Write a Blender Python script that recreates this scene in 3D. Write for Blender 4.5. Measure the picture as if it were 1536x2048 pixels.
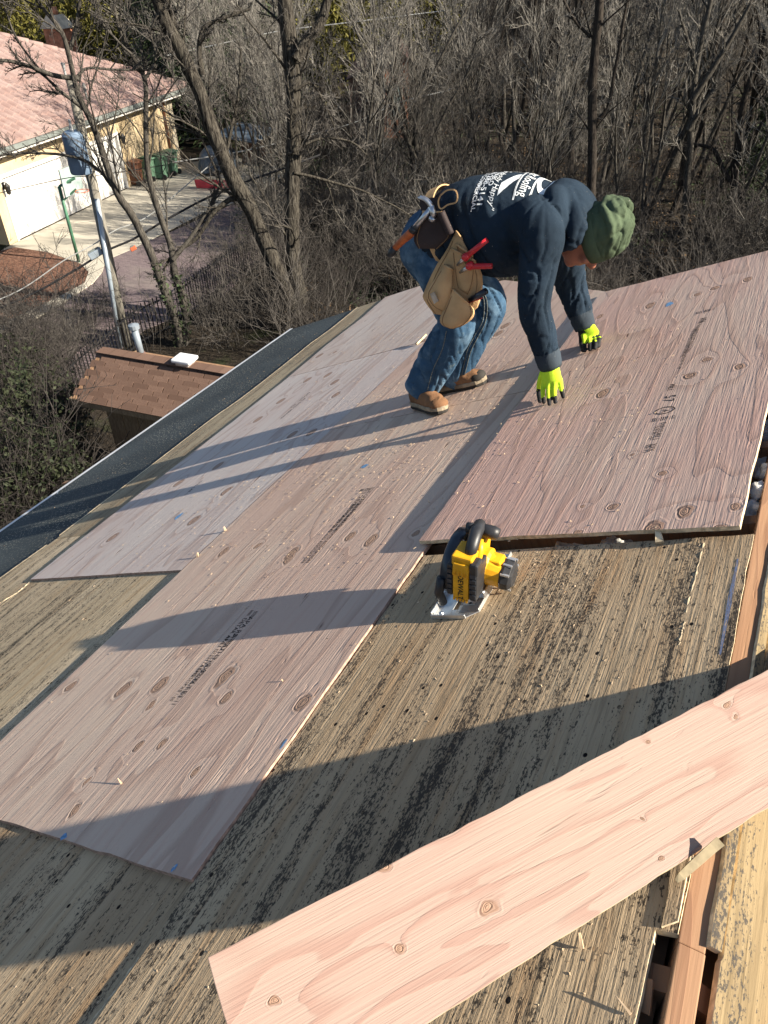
import bpy, bmesh, math, random
import numpy as np
from mathutils import Vector, Matrix
from mathutils.bvhtree import BVHTree

for _o in list(bpy.data.objects):
    bpy.data.objects.remove(_o)
SC = bpy.context.scene
COL = SC.collection

# ------------------------------------------------------------------ camera
FOC = 1495.222            # focal length in photo pixels (1536 wide)
CAM = np.array([-0.478749, 0.0, 1.043822])
ROT = np.array([[0.890262, 0.268409, -0.367953], [0.455215, -0.550211, 0.700034], [-0.014557, -0.790711, -0.612016]])   # rows: world X, Y, Z in camera axes
cam_d = bpy.data.cameras.new('camera'); cam = bpy.data.objects.new('camera', cam_d); COL.objects.link(cam)
_r, _d, _f = ROT[:, 0], ROT[:, 1], ROT[:, 2]
cam.matrix_world = Matrix(((_r[0], -_d[0], -_f[0], CAM[0]), (_r[1], -_d[1], -_f[1], CAM[1]),
                           (_r[2], -_d[2], -_f[2], CAM[2]), (0, 0, 0, 1)))
cam_d.sensor_fit = 'HORIZONTAL'; cam_d.sensor_width = 36.0; cam_d.lens = FOC / 1536 * 36.0
cam_d.clip_start = 0.02; cam_d.clip_end = 2000
SC.camera = cam
SC.render.resolution_x, SC.render.resolution_y = 768, 1024

# ------------------------------------------------------------------ sky, sun, exposure
SUN = np.array([0.83848, 0.14832, 0.52436]); SUN /= np.linalg.norm(SUN)      # towards the sun
W = bpy.data.worlds.new('World'); SC.world = W; W.use_nodes = True
_n = W.node_tree.nodes; _l = W.node_tree.links
for x in list(_n): _n.remove(x)
_sky = _n.new('ShaderNodeTexSky'); _sky.sky_type = 'NISHITA'; _sky.sun_disc = False
_sky.sun_elevation = math.asin(SUN[2]); _sky.sun_rotation = math.atan2(SUN[0], SUN[1])
_bg = _n.new('ShaderNodeBackground'); _bg.inputs['Strength'].default_value = 0.055
_wo = _n.new('ShaderNodeOutputWorld')
_l.new(_sky.outputs[0], _bg.inputs['Color']); _l.new(_bg.outputs[0], _wo.inputs['Surface'])
sun_d = bpy.data.lights.new('sun', 'SUN'); sun = bpy.data.objects.new('sun', sun_d); COL.objects.link(sun)
sun_d.energy = 5.0; sun_d.angle = math.radians(0.5); sun_d.color = (1.0, 0.90, 0.75)
sun.rotation_euler = Vector(SUN).to_track_quat('Z', 'Y').to_euler()
SC.view_settings.view_transform = 'Standard'; SC.view_settings.look = 'None'
SC.view_settings.gamma = 1.0; SC.view_settings.use_curve_mapping = False
SC.view_settings.exposure = 1.36
SC.cycles.max_bounces = 6; SC.cycles.diffuse_bounces = 3; SC.cycles.glossy_bounces = 3
SC.cycles.transparent_max_bounces = 6

# ------------------------------------------------------------------ frames
SL = math.radians(24.6382)
AY = np.array([0., 1, 0]); AV = np.array([math.cos(SL), 0, math.sin(SL)]); AN = np.array([-math.sin(SL), 0, math.cos(SL)])
RV = -0.337                                   # the ridge, measured up the slope
def roofp(u, v, n=0.0): return AY * u + AV * v + AN * n
def ray(px, py):
    r = ROT @ np.array([px - 768.0, py - 1024.0, FOC]); return r / np.linalg.norm(r)
def on_plane(px, py, p0, nn):
    r = ray(px, py); return CAM + r * (np.dot(np.asarray(p0) - CAM, nn) / np.dot(r, nn))
def on_roof(px, py, n=0.0): return on_plane(px, py, AN * n, AN)
def on_z(px, py, z): return on_plane(px, py, (0, 0, z), np.array([0, 0, 1.]))
def on_y(px, py, y): return on_plane(px, py, (0, y, 0), np.array([0, 1., 0]))
def on_col(base, px, py):                     # vertical plane through base, facing the viewer
    nn = np.array([base[0] - CAM[0], base[1] - CAM[1], 0.]); return on_plane(px, py, base, nn)
def uvn(p): p = np.asarray(p); return np.array([p @ AY, p @ AV, p @ AN])
def frame(o, x, y, z):
    return Matrix(((x[0], y[0], z[0], o[0]), (x[1], y[1], z[1], o[1]), (x[2], y[2], z[2], o[2]), (0, 0, 0, 1)))
def roof_mat(u, v, n=0.0): return frame(roofp(u, v, n), AV, AY, AN)      # local x up the slope, y along the eave
ROOF = roof_mat(0, 0, 0)
RP = roofp(0, RV, 0); AVR = np.array([math.cos(SL), 0, -math.sin(SL)]); ANR = np.array([math.sin(SL), 0, math.cos(SL)])
RROOF = frame(RP, AVR, AY, ANR)               # the sunny slope beyond the ridge

# ------------------------------------------------------------------ object helpers
def tag(o, label=None, cat=None, group=None, kind=None):
    if label: o['label'] = label
    if cat: o['category'] = cat
    if group: o['group'] = group
    if kind: o['kind'] = kind
    return o
def empty(name, loc=(0, 0, 0), **k):
    o = bpy.data.objects.new(name, None); COL.objects.link(o); o.location = loc; o.empty_display_size = 0.1
    tag(o, **k); return o
def link(name, me, parent=None, mw=None):
    o = bpy.data.objects.new(name, me); COL.objects.link(o)
    if parent is not None:
        o.parent = parent
        o.matrix_parent_inverse = PW(parent).inverted()
    if mw is not None: o.matrix_basis = mw
    return o
def PW(o):
    m = o.matrix_basis.copy()
    if o.parent is not None: m = PW(o.parent) @ o.matrix_parent_inverse @ m
    return m
def mesh(verts, faces, mats, idx=None, smooth=False, name='mesh'):
    me = bpy.data.meshes.new(name)
    me.from_pydata([tuple(map(float, v)) for v in verts], [], [tuple(map(int, f)) for f in faces])
    for m in (mats if isinstance(mats, (list, tuple)) else [mats]): me.materials.append(m)
    if idx is not None: me.polygons.foreach_set('material_index', np.asarray(idx, dtype=np.int32))
    if smooth: me.polygons.foreach_set('use_smooth', np.ones(len(me.polygons), dtype=bool))
    me.update(); return me
def mesh_np(V, F, mats, smooth=False, name='mesh'):
    """V n x 3, F m x k (one face size)"""
    V = np.ascontiguousarray(V, dtype=np.float32); F = np.ascontiguousarray(F, dtype=np.int32)
    me = bpy.data.meshes.new(name)
    me.vertices.add(len(V)); me.vertices.foreach_set('co', V.ravel())
    k = F.shape[1]; me.loops.add(F.size); me.loops.foreach_set('vertex_index', F.ravel())
    me.polygons.add(len(F)); me.polygons.foreach_set('loop_start', np.arange(0, F.size, k, dtype=np.int32))
    try: me.polygons.foreach_set('loop_total', np.full(len(F), k, dtype=np.int32))
    except Exception: pass
    if smooth: me.polygons.foreach_set('use_smooth', np.ones(len(F), dtype=bool))
    for m in (mats if isinstance(mats, (list, tuple)) else [mats]): me.materials.append(m)
    me.update(calc_edges=True); me.validate(); return me
def prism(poly, z0, z1, mats, rough=0.0, seed=0, step=0.05):
    """slab from a 2D outline; sides get material 1. rough: the outline wanders a little, as sawn edges do"""
    if rough:
        rg = random.Random(seed); out = []
        for (x0, y0), (x1, y1) in zip(poly, poly[1:] + poly[:1]):
            L = math.hypot(x1 - x0, y1 - y0); k = max(1, int(L / step))
            for i in range(k):
                t = i / k; a = 0 if i == 0 else rg.gauss(0, rough)
                out.append((x0 + (x1 - x0) * t - (y1 - y0) / L * a, y0 + (y1 - y0) * t + (x1 - x0) / L * a))
        poly = out
    area = sum(a[0] * b[1] - b[0] * a[1] for a, b in zip(poly, poly[1:] + poly[:1]))
    if area < 0: poly = poly[::-1]
    n = len(poly)
    V = [(x, y, z0) for x, y in poly] + [(x, y, z1) for x, y in poly]
    F = [tuple(range(n))[::-1], tuple(range(n, 2 * n))]; I = [0, 0]
    for i in range(n):
        j = (i + 1) % n; F.append((i, j, n + j, n + i)); I.append(1)
    mm = mats if isinstance(mats, (list, tuple)) else [mats, mats]
    return mesh(V, F, mm, I)
def box(x0, x1, y0, y1, z0, z1):
    V = [(x0, y0, z0), (x1, y0, z0), (x1, y1, z0), (x0, y1, z0), (x0, y0, z1), (x1, y0, z1), (x1, y1, z1), (x0, y1, z1)]
    F = [(3, 2, 1, 0), (4, 5, 6, 7), (0, 1, 5, 4), (1, 2, 6, 5), (2, 3, 7, 6), (3, 0, 4, 7)]
    return V, F
class MB:
    """collects shapes into one mesh"""
    def __init__(s): s.V = []; s.F = []; s.I = []
    def add(s, V, F, i=0):
        b = len(s.V); s.V += [tuple(v) for v in V]; s.F += [tuple(b + k for k in f) for f in F]; s.I += [i] * len(F); return s
    def box(s, x0, x1, y0, y1, z0, z1, i=0, m=None):
        V, F = box(x0, x1, y0, y1, z0, z1)
        if m is not None: V = [tuple(m @ Vector(v)) for v in V]
        return s.add(V, F, i)
    def tube(s, pts, rad, n=8, i=0, cap=True):
        V, F = tube(pts, rad, n); s.add(V, F, i)
        if cap:
            b = len(s.V) - len(V); k = len(pts)
            s.F += [tuple(b + q for q in range(n))[::-1], tuple(b + (k - 1) * n + q for q in range(n))]; s.I += [i, i]
        return s
    def grid(s, P, i=0, close=False):
        """P[a][b] points"""
        a = len(P); b = len(P[0]); V = [p for r in P for p in r]; F = []
        for q in range(a - 1):
            for w in range(b if close else b - 1):
                F.append((q * b + w, q * b + (w + 1) % b, (q + 1) * b + (w + 1) % b, (q + 1) * b + w))
        return s.add(V, F, i)
    def mesh(s, mats, smooth=False): return mesh(s.V, s.F, mats, s.I, smooth)
    def build(s, name, mats, parent=None, mw=None, smooth=False, bevel=0.0):
        o = link(name, s.mesh(mats, smooth), parent, mw)
        if bevel:
            md = o.modifiers.new('bevel', 'BEVEL'); md.width = bevel; md.segments = 2; md.limit_method = 'ANGLE'
        return o
def tube(pts, rad, n=8):
    P = np.asarray(pts, dtype=float); k = len(P)
    T = np.gradient(P, axis=0); T /= np.linalg.norm(T, axis=1, keepdims=True) + 1e-12
    ref = np.array([0., 0, 1]) if abs(T[0, 2]) < 0.9 else np.array([1., 0, 0])
    V = []; N = np.cross(T[0], ref); N /= np.linalg.norm(N)
    rad = np.broadcast_to(np.asarray(rad, dtype=float), (k,)) if np.ndim(rad) < 2 else np.asarray(rad, dtype=float)
    a = np.arange(n) * 2 * math.pi / n; ca, sa = np.cos(a), np.sin(a)
    for i in range(k):
        N = N - T[i] * (N @ T[i]); N /= np.linalg.norm(N) + 1e-12; B = np.cross(T[i], N)
        V.append(P[i] + rad[i] * (ca[:, None] * N + sa[:, None] * B))
    V = np.concatenate(V); F = []
    for i in range(k - 1):
        for j in range(n):
            q = (j + 1) % n; F.append((i * n + j, i * n + q, (i + 1) * n + q, (i + 1) * n + j))
    return V, F
def spline(pts, k):
    """smooth polyline through the points (Catmull-Rom), k points"""
    P = np.asarray(pts, dtype=float); n = len(P)
    Q = np.vstack([2 * P[0] - P[1], P, 2 * P[-1] - P[-2]]); out = []
    for t in np.linspace(0, n - 1 - 1e-9, k):
        i = int(t); f = t - i; a, b, c, d = Q[i:i + 4]
        out.append(0.5 * (2 * b + (c - a) * f + (2 * a - 5 * b + 4 * c - d) * f * f + (3 * b - 3 * c + d - a) * f ** 3))
    return np.array(out)
def evaluated(o):
    dg = bpy.context.evaluated_depsgraph_get(); dg.update()
    return bpy.data.meshes.new_from_object(o.evaluated_get(dg))
def text_mesh(body, size=1.0, bold=0.0, shear=0.0, align='CENTER', space=1.0):
    cu = bpy.data.curves.new('text', 'FONT'); cu.body = body; cu.size = size; cu.align_x = align; cu.align_y = 'CENTER'
    cu.shear = shear; cu.offset = bold; cu.resolution_u = 2; cu.space_character = space
    o = bpy.data.objects.new('text', cu); COL.objects.link(o)
    me = evaluated(o); V = [tuple(v.co) for v in me.vertices]; F = [tuple(p.vertices) for p in me.polygons]
    bpy.data.objects.remove(o); bpy.data.curves.remove(cu); bpy.data.meshes.remove(me)
    return V, F
def vnoise(P, seed=0):
    """value noise in -1..1 at points n x 3"""
    P = np.asarray(P, dtype=float); I = np.floor(P).astype(np.int64); f = P - I; f = f * f * (3 - 2 * f)
    def h(x, y, z):
        q = (x * 374761393 + y * 668265263 + z * 1274126177 + seed * 974711) & 0x7fffffff
        q = (q ^ (q >> 13)) * 1274126177 & 0x7fffffff; q = q ^ (q >> 16)
        return (q % 65536) / 32767.5 - 1
    r = 0
    for a in (0, 1):
        for b in (0, 1):
            for c in (0, 1):
                w = (f[:, 0] if a else 1 - f[:, 0]) * (f[:, 1] if b else 1 - f[:, 1]) * (f[:, 2] if c else 1 - f[:, 2])
                r = r + w * h(I[:, 0] + a, I[:, 1] + b, I[:, 2] + c)
    return r
# ------------------------------------------------------------------ materials
class G:
    def __init__(s, name, rough=0.8, spec=0.3):
        s.m = bpy.data.materials.new(name); s.m.use_nodes = True; s.t = s.m.node_tree
        for x in list(s.t.nodes): s.t.nodes.remove(x)
        s.out = s.t.nodes.new('ShaderNodeOutputMaterial'); s.b = s.t.nodes.new('ShaderNodeBsdfPrincipled')
        s.t.links.new(s.b.outputs[0], s.out.inputs['Surface'])
        s.b.inputs['Roughness'].default_value = rough; s.b.inputs['Specular IOR Level'].default_value = spec
        s._tc = None
    def n(s, typ, ins=(), out=0, **props):
        d = s.t.nodes.new('ShaderNode' + typ)
        for k, v in props.items(): setattr(d, k, v)
        for k, v in (ins.items() if isinstance(ins, dict) else enumerate(ins)):
            if v is None: continue
            if isinstance(v, bpy.types.NodeSocket): s.t.links.new(v, d.inputs[k])
            else:
                if isinstance(v, (tuple, list)) and len(v) == 3 and d.inputs[k].type == 'RGBA': v = (*v, 1)
                d.inputs[k].default_value = v
        return d.outputs[out]
    def obj(s):
        if s._tc is None: s._tc = s.n('TexCoord', out=3)
        return s._tc
    def geo(s): return s.n('NewGeometry', out=0)
    def rnd(s): return s.n('ObjectInfo', out='Random')
    def mp(s, v, sc=(1, 1, 1), loc=(0, 0, 0), rot=(0, 0, 0)):
        return s.n('Mapping', {'Vector': v, 'Location': loc, 'Rotation': rot, 'Scale': sc})
    def noise(s, v, sc=1.0, det=2.0, ro=0.5, dist=0.0, out=0):
        return s.n('TexNoise', {'Vector': v, 'Scale': sc, 'Detail': det, 'Roughness': ro, 'Distortion': dist}, out)
    def vor(s, v, sc=1.0, out=0, rnd=1.0, dim='3D', feat='F1'):
        return s.n('TexVoronoi', {'Vector': v, 'Scale': sc, 'Randomness': rnd}, out, voronoi_dimensions=dim, feature=feat)
    def ma(s, op, a, b=None, c=None, clamp=False): return s.n('Math', [a, b, c], operation=op, use_clamp=clamp)
    def vm(s, op, a, b=None, out=0): return s.n('VectorMath', [a, b], out, operation=op)
    def mix(s, f, a, b, mode='MIX'):
        return s.n('Mix', {0: f, 6: a, 7: b}, 2, data_type='RGBA', blend_type=mode)
    def step(s, v, lo, hi, a=0.0, b=1.0):
        return s.n('MapRange', {0: v, 1: lo, 2: hi, 3: a, 4: b}, interpolation_type='SMOOTHSTEP')
    def bump(s, h, dist, st=1.0, nrm=None):
        return s.n('Bump', {'Strength': st, 'Distance': dist, 'Height': h, 'Normal': nrm})
    def fin(s, col, nrm=None, rough=None):
        for k, v in (('Base Color', col), ('Normal', nrm), ('Roughness', rough)):
            if v is None: continue
            if isinstance(v, bpy.types.NodeSocket): s.t.links.new(v, s.b.inputs[k])
            else: s.b.inputs[k].default_value = (*v, 1) if isinstance(v, tuple) else v
        return s.m

def plain(name, col, rough=0.7, metal=0.0, spec=0.3, var=0.15, sc=8.0, bump=0.0, bsc=60.0):
    """one colour with a slow drift, so nothing is perfectly flat"""
    g = G(name, rough, spec); g.b.inputs['Metallic'].default_value = metal
    v = g.step(g.noise(g.obj(), sc, 4), 0.3, 0.7, 1 - var, 1 + var)
    c = g.mix(1.0, col, g.n('CombineColor', [v, v, v]), 'MULTIPLY')
    nr = g.bump(g.noise(g.obj(), bsc, 3), bump) if bump else None
    return g.fin(c, nr)

def wood(name, base, light, red, ring=(0.34, 0.20, 0.15), knots=(), seed=0.0, bump=1.0, dens=0.0, rings=8.0, ringmix=0.38,
         stretch=(3.4, 0.34), fibre=200.0, wear=0.0, kscale=0.80):
    """rotary-cut face: contour rings of a stretched field that swells round each knot, fine fibres along y. knots: (x, y, radius, aspect)"""
    g = G(name, 0.75, 0.25); p = g.mp(g.obj(), loc=(seed, seed * 1.7, seed * 0.3)); raw = g.obj()
    bent = g.vm('ADD', raw, g.vm('MULTIPLY', g.vm('SUBTRACT', g.noise(raw, 24, 2, out=1), (0.5, 0.5, 0.5)), (0.022, 0.034, 0.0)))
    fld = g.noise(g.mp(p, (stretch[0], stretch[1], 1)), 1.0, 2.5, 0.55, 0.25)
    core = None
    for (kx, ky, kr, ka) in knots:
        kr *= kscale * (0.60 + 0.36 * abs(math.sin(kx * 91.7 + ky * 37.3))); ka *= 0.85 + 0.5 * abs(math.sin(kx * 53.1 + ky * 77.7)); d = g.vm('LENGTH', g.vm('MULTIPLY', g.vm('SUBTRACT', bent, (kx, ky, 0)), (1 / kr, 1 / (kr * ka * 1.15), 0)), out=1)
        wob = d
        core = d if core is None else g.ma('MINIMUM', core, wob)
        fld = g.ma('ADD', fld, g.ma('DIVIDE', 0.17, g.ma('MULTIPLY_ADD', g.ma('MULTIPLY', d, d), 0.28, 1.0)))
    if dens > 0:
        q = g.mp(p, (1.0, 0.62, 0)); dv = g.vor(q, 5.2, 0, 1.0, '2D'); cv = g.vor(q, 5.2, 1, 1.0, '2D')
        on = g.step(g.n('SeparateColor', [cv]), 1 - dens, 1 - dens + 0.02)
        d2 = g.ma('ADD', g.ma('MULTIPLY', dv, 8.0), g.ma('MULTIPLY', g.ma('SUBTRACT', 1.0, on), 30.0))
        core = d2 if core is None else g.ma('MINIMUM', core, d2)
        fld = g.ma('ADD', fld, g.ma('DIVIDE', 0.25, g.ma('MULTIPLY_ADD', g.ma('MULTIPLY', d2, d2), 0.28, 1.0)))
    fr = g.ma('FRACT', g.ma('MULTIPLY', fld, rings))
    line = g.ma('MULTIPLY', g.step(fr, 0.60, 0.95), g.step(fr, 1.0, 0.96))
    fib = g.noise(g.mp(p, (fibre, 7, 1)), 1.0, 3, 0.6); fib2 = g.noise(g.mp(p, (fibre * 0.3, 3, 1), loc=(3, 1, 0)), 1.0, 2)
    big = g.noise(g.mp(p, (2.2, 0.8, 1), loc=(9, 2, 0)), 1.0, 3)
    c = g.mix(g.step(big, 0.35, 0.65), base, light); c = g.mix(g.step(fib2, 0.45, 0.75, 0, 0.42), c, red)
    c = g.mix(g.ma('MULTIPLY', line, ringmix), c, ring)
    c = g.mix(g.step(fib, 0.62, 0.8, 0, 0.22), c, ring)
    h = g.ma('ADD', g.ma('MULTIPLY', fib, 0.9), g.ma('ADD', g.ma('MULTIPLY', line, 0.30), g.ma('MULTIPLY', fib2, 0.8)))
    tear = g.step(g.noise(g.mp(p, (55, 9, 1), loc=(4, 4, 0)), 1.0, 3, 0.6, 0.6), 0.60, 0.74)      # torn grain patches
    pat = g.step(g.noise(g.mp(p, (3.0, 1.3, 1), loc=(1, 8, 0)), 1.0, 2), 0.45, 0.62)
    h = g.ma('ADD', h, g.ma('MULTIPLY', g.ma('MULTIPLY', tear, pat), -1.1))
    dark = g.step(g.noise(g.mp(p, (38, 5, 1), loc=(14, 4, 0)), 1.0, 2), 0.73, 0.79)              # short splits and gum streaks
    c = g.mix(g.ma('MULTIPLY', dark, 0.75), c, (0.10, 0.05, 0.035)); h = g.ma('ADD', h, g.ma('MULTIPLY', dark, -0.9))
    if core is not None:
        kr = g.ma('SINE', g.ma('MULTIPLY', core, 17.0))
        inn = g.step(core, 1.0, 0.78)
        c = g.mix(inn, c, g.mix(g.step(kr, -0.6, 0.8), (0.255, 0.140, 0.088), (0.33, 0.195, 0.130)))
        c = g.mix(g.ma('MULTIPLY', g.step(core, 1.35, 1.02), g.step(core, 0.72, 0.98)), c, (0.19, 0.10, 0.065))
        c = g.mix(g.ma('MULTIPLY', g.step(core, 2.1, 1.2), 0.22), c, light)
        h = g.ma('ADD', h, g.ma('MULTIPLY', inn, g.ma('MULTIPLY', kr, 0.25)))
        h = g.ma('ADD', h, g.ma('MULTIPLY', g.ma('MULTIPLY', g.ma('SINE', g.ma('MULTIPLY', core, 9.0)), g.step(core, 2.2, 1.0)), 0.25))
    if wear:
        c = g.mix(g.step(g.noise(raw, 3.5, 5, 0.65), 0.55, 0.75, 0, wear), c, (0.30, 0.27, 0.20))
    return g.fin(c, g.bump(h, 0.0015 * bump))

def old_wood(name, base, light, dark, stain=0.5, seed=0.0, bump=1.0, warm=(0.26, 0.15, 0.08), near=0.0):
    """weathered sheathing: grey-tan, ridged grain, mildew specks stretched along the grain, nail holes"""
    g = G(name, 0.9, 0.15); raw_ = g.obj(); p = g.mp(raw_, loc=(seed, seed * 1.3, 0))
    big = g.noise(g.mp(p, (2.6, 0.7, 1)), 1.0, 3); mid = g.noise(g.mp(p, (26, 2.0, 1)), 1.0, 4, 0.6)
    fib = g.noise(g.mp(p, (170, 5, 1)), 1.0, 3, 0.65); wav = g.noise(g.mp(p, (58, 3.0, 1), loc=(2, 5, 0)), 1.0, 3, 0.6, 0.8)
    c = g.mix(g.step(big, 0.35, 0.65), base, light); c = g.mix(g.step(mid, 0.48, 0.72, 0, 0.6), c, warm)
    c = g.mix(g.step(wav, 0.5, 0.68, 0, 0.45), c, tuple(x * 0.5 for x in base))
    c = g.mix(g.step(fib, 0.55, 0.72, 0, 0.6), c, tuple(x * 0.36 for x in base))
    sp = g.noise(g.mp(p, (85, 26, 1), loc=(7, 3, 0)), 1.0, 5, 0.72); fine = g.noise(g.mp(p, (240, 95, 1), loc=(3, 3, 0)), 1.0, 3, 0.7)
    zone = g.noise(g.mp(p, (3.2, 0.8, 1), loc=(4, 9, 0)), 1.0, 4, 0.6); strk = g.noise(g.mp(p, (17, 0.85, 1), loc=(1, 1, 0)), 1.0, 5, 0.68, 0.3)
    zz = g.ma('ADD', sp, g.ma('ADD', g.ma('MULTIPLY', g.ma('SUBTRACT', zone, 0.5), 0.45), g.ma('MULTIPLY', g.ma('SUBTRACT', strk, 0.5), 0.95)))
    zz = g.ma('ADD', zz, g.ma('MULTIPLY', g.ma('SUBTRACT', fine, 0.5), 1.1))
    m = g.step(zz, 0.67 - 0.15 * stain, 0.76 - 0.15 * stain)
    c = g.mix(g.ma('MULTIPLY', m, 0.86), c, dark)
    soft = g.step(g.ma('ADD', strk, g.ma('MULTIPLY', g.ma('SUBTRACT', zone, 0.5), 0.5)), 0.56 - 0.08 * stain, 0.74)
    c = g.mix(g.ma('MULTIPLY', soft, 0.34), c, dark)
    hv = g.vor(g.mp(p, (1, 0.8, 0)), 9.0, 0, 1.0, '2D'); hole = g.ma('MULTIPLY', g.step(hv, 0.045, 0.030), g.step(g.noise(raw_, 3.1, 1), 0.48, 0.54))
    c = g.mix(hole, c, (0.012, 0.01, 0.01))
    h = g.ma('ADD', g.ma('MULTIPLY', fib, 0.8), g.ma('ADD', wav, g.ma('MULTIPLY', sp, 0.7)))
    h = g.ma('ADD', h, g.ma('MULTIPLY', hole, -2.0))
    return g.fin(c, g.bump(h, 0.0030 * bump))

M = {}
PINK = (0.600, 0.430, 0.338); PALE = (0.630, 0.490, 0.385); ROSE = (0.565, 0.355, 0.272)
M['edge'] = plain('sawn_ply_edge', (0.62, 0.50, 0.33), 0.85, var=0.3, sc=60)
M['edge_red'] = plain('sawn_ply_edge_red', (0.42, 0.28, 0.21), 0.85, var=0.3, sc=60)
M['old'] = old_wood('weathered_sheathing', (0.42, 0.305, 0.190), (0.53, 0.405, 0.262), (0.032, 0.028, 0.026), 0.72, 0.0, 1.0, (0.38, 0.225, 0.11))
M['old_green'] = old_wood('weathered_sheathing_pale', (0.47, 0.375, 0.250), (0.60, 0.49, 0.34), (0.040, 0.036, 0.032), 0.66, 5.0, 1.0, (0.38, 0.25, 0.13))
M['old_yellow'] = old_wood('weathered_sheathing_yellow', (0.215, 0.155, 0.085), (0.27, 0.205, 0.115), (0.045, 0.044, 0.044), 0.62, 11.0, 0.6, (0.17, 0.105, 0.055))
M['strip'] = old_wood('weathered_strip', (0.32, 0.26, 0.175), (0.42, 0.35, 0.24), (0.06, 0.05, 0.045), 0.25, 17.0, 0.9)
M['lumber'] = wood('aged_lumber', (0.30, 0.165, 0.090), (0.35, 0.205, 0.118), (0.25, 0.120, 0.062), (0.14, 0.065, 0.04), (), 3.0, 0.5, 0.0, 16, 0.4, (9, 0.5), 200)
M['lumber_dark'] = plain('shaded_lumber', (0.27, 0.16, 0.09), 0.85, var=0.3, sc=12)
g = G('felt_underlayment', 0.85, 0.25)
_c = g.mix(g.step(g.noise(g.obj(), 1.6, 4), 0.35, 0.7), (0.040, 0.052, 0.058), (0.066, 0.082, 0.088))
_sp = g.step(g.vor(g.mp(g.obj(), (1, 1, 0)), 34, 0, 1.0, '2D'), 0.20, 0.12); _z = g.step(g.noise(g.obj(), 2.2, 3), 0.42, 0.66)
_c = g.mix(g.ma('MULTIPLY', _sp, g.ma('MULTIPLY_ADD', _z, 0.6, 0.2)), _c, (0.46, 0.43, 0.34))
_dst = g.step(g.noise(g.mp(g.obj(), (6, 2, 1)), 1.0, 5, 0.7), 0.6, 0.8, 0, 0.5); _c = g.mix(_dst, _c, (0.13, 0.13, 0.10))
M['felt'] = g.fin(_c, g.bump(g.noise(g.obj(), 340, 3), 0.0006))
M['white_metal'] = plain('white_drip_metal', (0.74, 0.76, 0.78), 0.4, 0.0, 0.5, 0.08, 5)
M['grey_metal'] = plain('brushed_aluminium', (0.62, 0.63, 0.63), 0.36, 0.75, 0.5, 0.12, 30)
M['steel'] = plain('worn_steel', (0.55, 0.56, 0.58), 0.3, 0.9, 0.5, 0.15, 30)
M['yellow_plastic'] = plain('yellow_plastic', (0.78, 0.385, 0.010), 0.42, 0, 0.45, 0.12, 25, 0.0002, 300)
M['black_plastic'] = plain('black_plastic', (0.022, 0.023, 0.026), 0.45, 0, 0.5, 0.3, 25, 0.0002, 300)
M['guard_plastic'] = plain('dark_guard', (0.035, 0.042, 0.055), 0.3, 0.2, 0.5, 0.3, 20)
M['ink'] = plain('black_ink', (0.018, 0.018, 0.020), 0.8, var=0.4, sc=200)
g = G('stamp_ink', 0.85, 0.2)
_f = g.step(g.noise(g.mp(g.obj(), (240, 24, 1)), 1.0, 3, 0.7), 0.57, 0.63)
_t = g.n('BsdfTransparent'); _mx = g.n('MixShader', [_f, g.b.outputs[0], _t]); g.t.links.new(_mx, g.out.inputs['Surface'])
M['stamp'] = g.fin((0.022, 0.022, 0.026))
g = G('faded_chalk_line', 0.9, 0.1)
_f = g.step(g.noise(g.mp(g.obj(), (300, 30, 1)), 1.0, 4, 0.7), 0.45, 0.65); _t = g.n('BsdfTransparent'); _mx = g.n('MixShader', [_f, g.b.outputs[0], _t]); g.t.links.new(_mx, g.out.inputs['Surface'])
M['chalk_line'] = g.fin((0.20, 0.24, 0.36))
M['chalk_blue'] = plain('blue_chalk', (0.16, 0.33, 0.55), 0.9, var=0.3, sc=90)
M['chip'] = plain('fresh_chip', (0.62, 0.46, 0.30), 0.85, var=0.35, sc=40)
M['fluff'] = plain('insulation', (0.78, 0.77, 0.72), 0.95, var=0.3, sc=30, bump=0.01, bsc=40)

def cloth(name, col, scale=900.0, bump=0.0004, dust=None, wash=None, rough=0.92):
    g = G(name, rough, 0.12); p = g.obj()
    v = g.step(g.noise(p, 7, 4), 0.3, 0.7, 0.82, 1.18); c = g.mix(1.0, col, g.n('CombineColor', [v, v, v]), 'MULTIPLY')
    if wash: c = g.mix(g.step(g.noise(p, 9, 4, 0.6), 0.46, 0.72, 0, 0.75), c, wash)
    if dust: c = g.mix(g.step(g.noise(p, 12, 5, 0.7), 0.56, 0.80, 0, 0.6), c, dust)
    c = g.mix(g.step(g.noise(p, 150, 1), 0.77, 0.80, 0, 0.5), c, (0.4, 0.38, 0.34))      # lint and sawdust
    h = g.ma('ADD', g.noise(p, scale, 2), g.ma('MULTIPLY', g.noise(p, 45, 4), 2.0))
    return g.fin(c, g.bump(h, bump))
M['hoodie'] = cloth('navy_fleece', (0.017, 0.029, 0.045), 700, 0.0014, (0.036, 0.054, 0.074))
M['cuff'] = cloth('ribbed_cuff', (0.040, 0.052, 0.066), 900, 0.0006)
M['jeans'] = cloth('blue_denim', (0.036, 0.080, 0.140), 1300, 0.0006, (0.20, 0.24, 0.22), (0.15, 0.24, 0.33))
M['seam'] = plain('denim_seam', (0.13, 0.15, 0.15), 0.9, var=0.4, sc=160)
M['beanie'] = cloth('green_knit', (0.074, 0.102, 0.062), 800, 0.0012, (0.115, 0.145, 0.095))
M['skin'] = plain('skin', (0.34, 0.135, 0.085), 0.55, 0, 0.35, 0.12, 25)
M['hair'] = plain('dark_hair', (0.02, 0.016, 0.013), 0.6, var=0.3)
M['glove'] = cloth('hi_vis_knit', (0.60, 0.86, 0.045), 1200, 0.0006)
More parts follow.
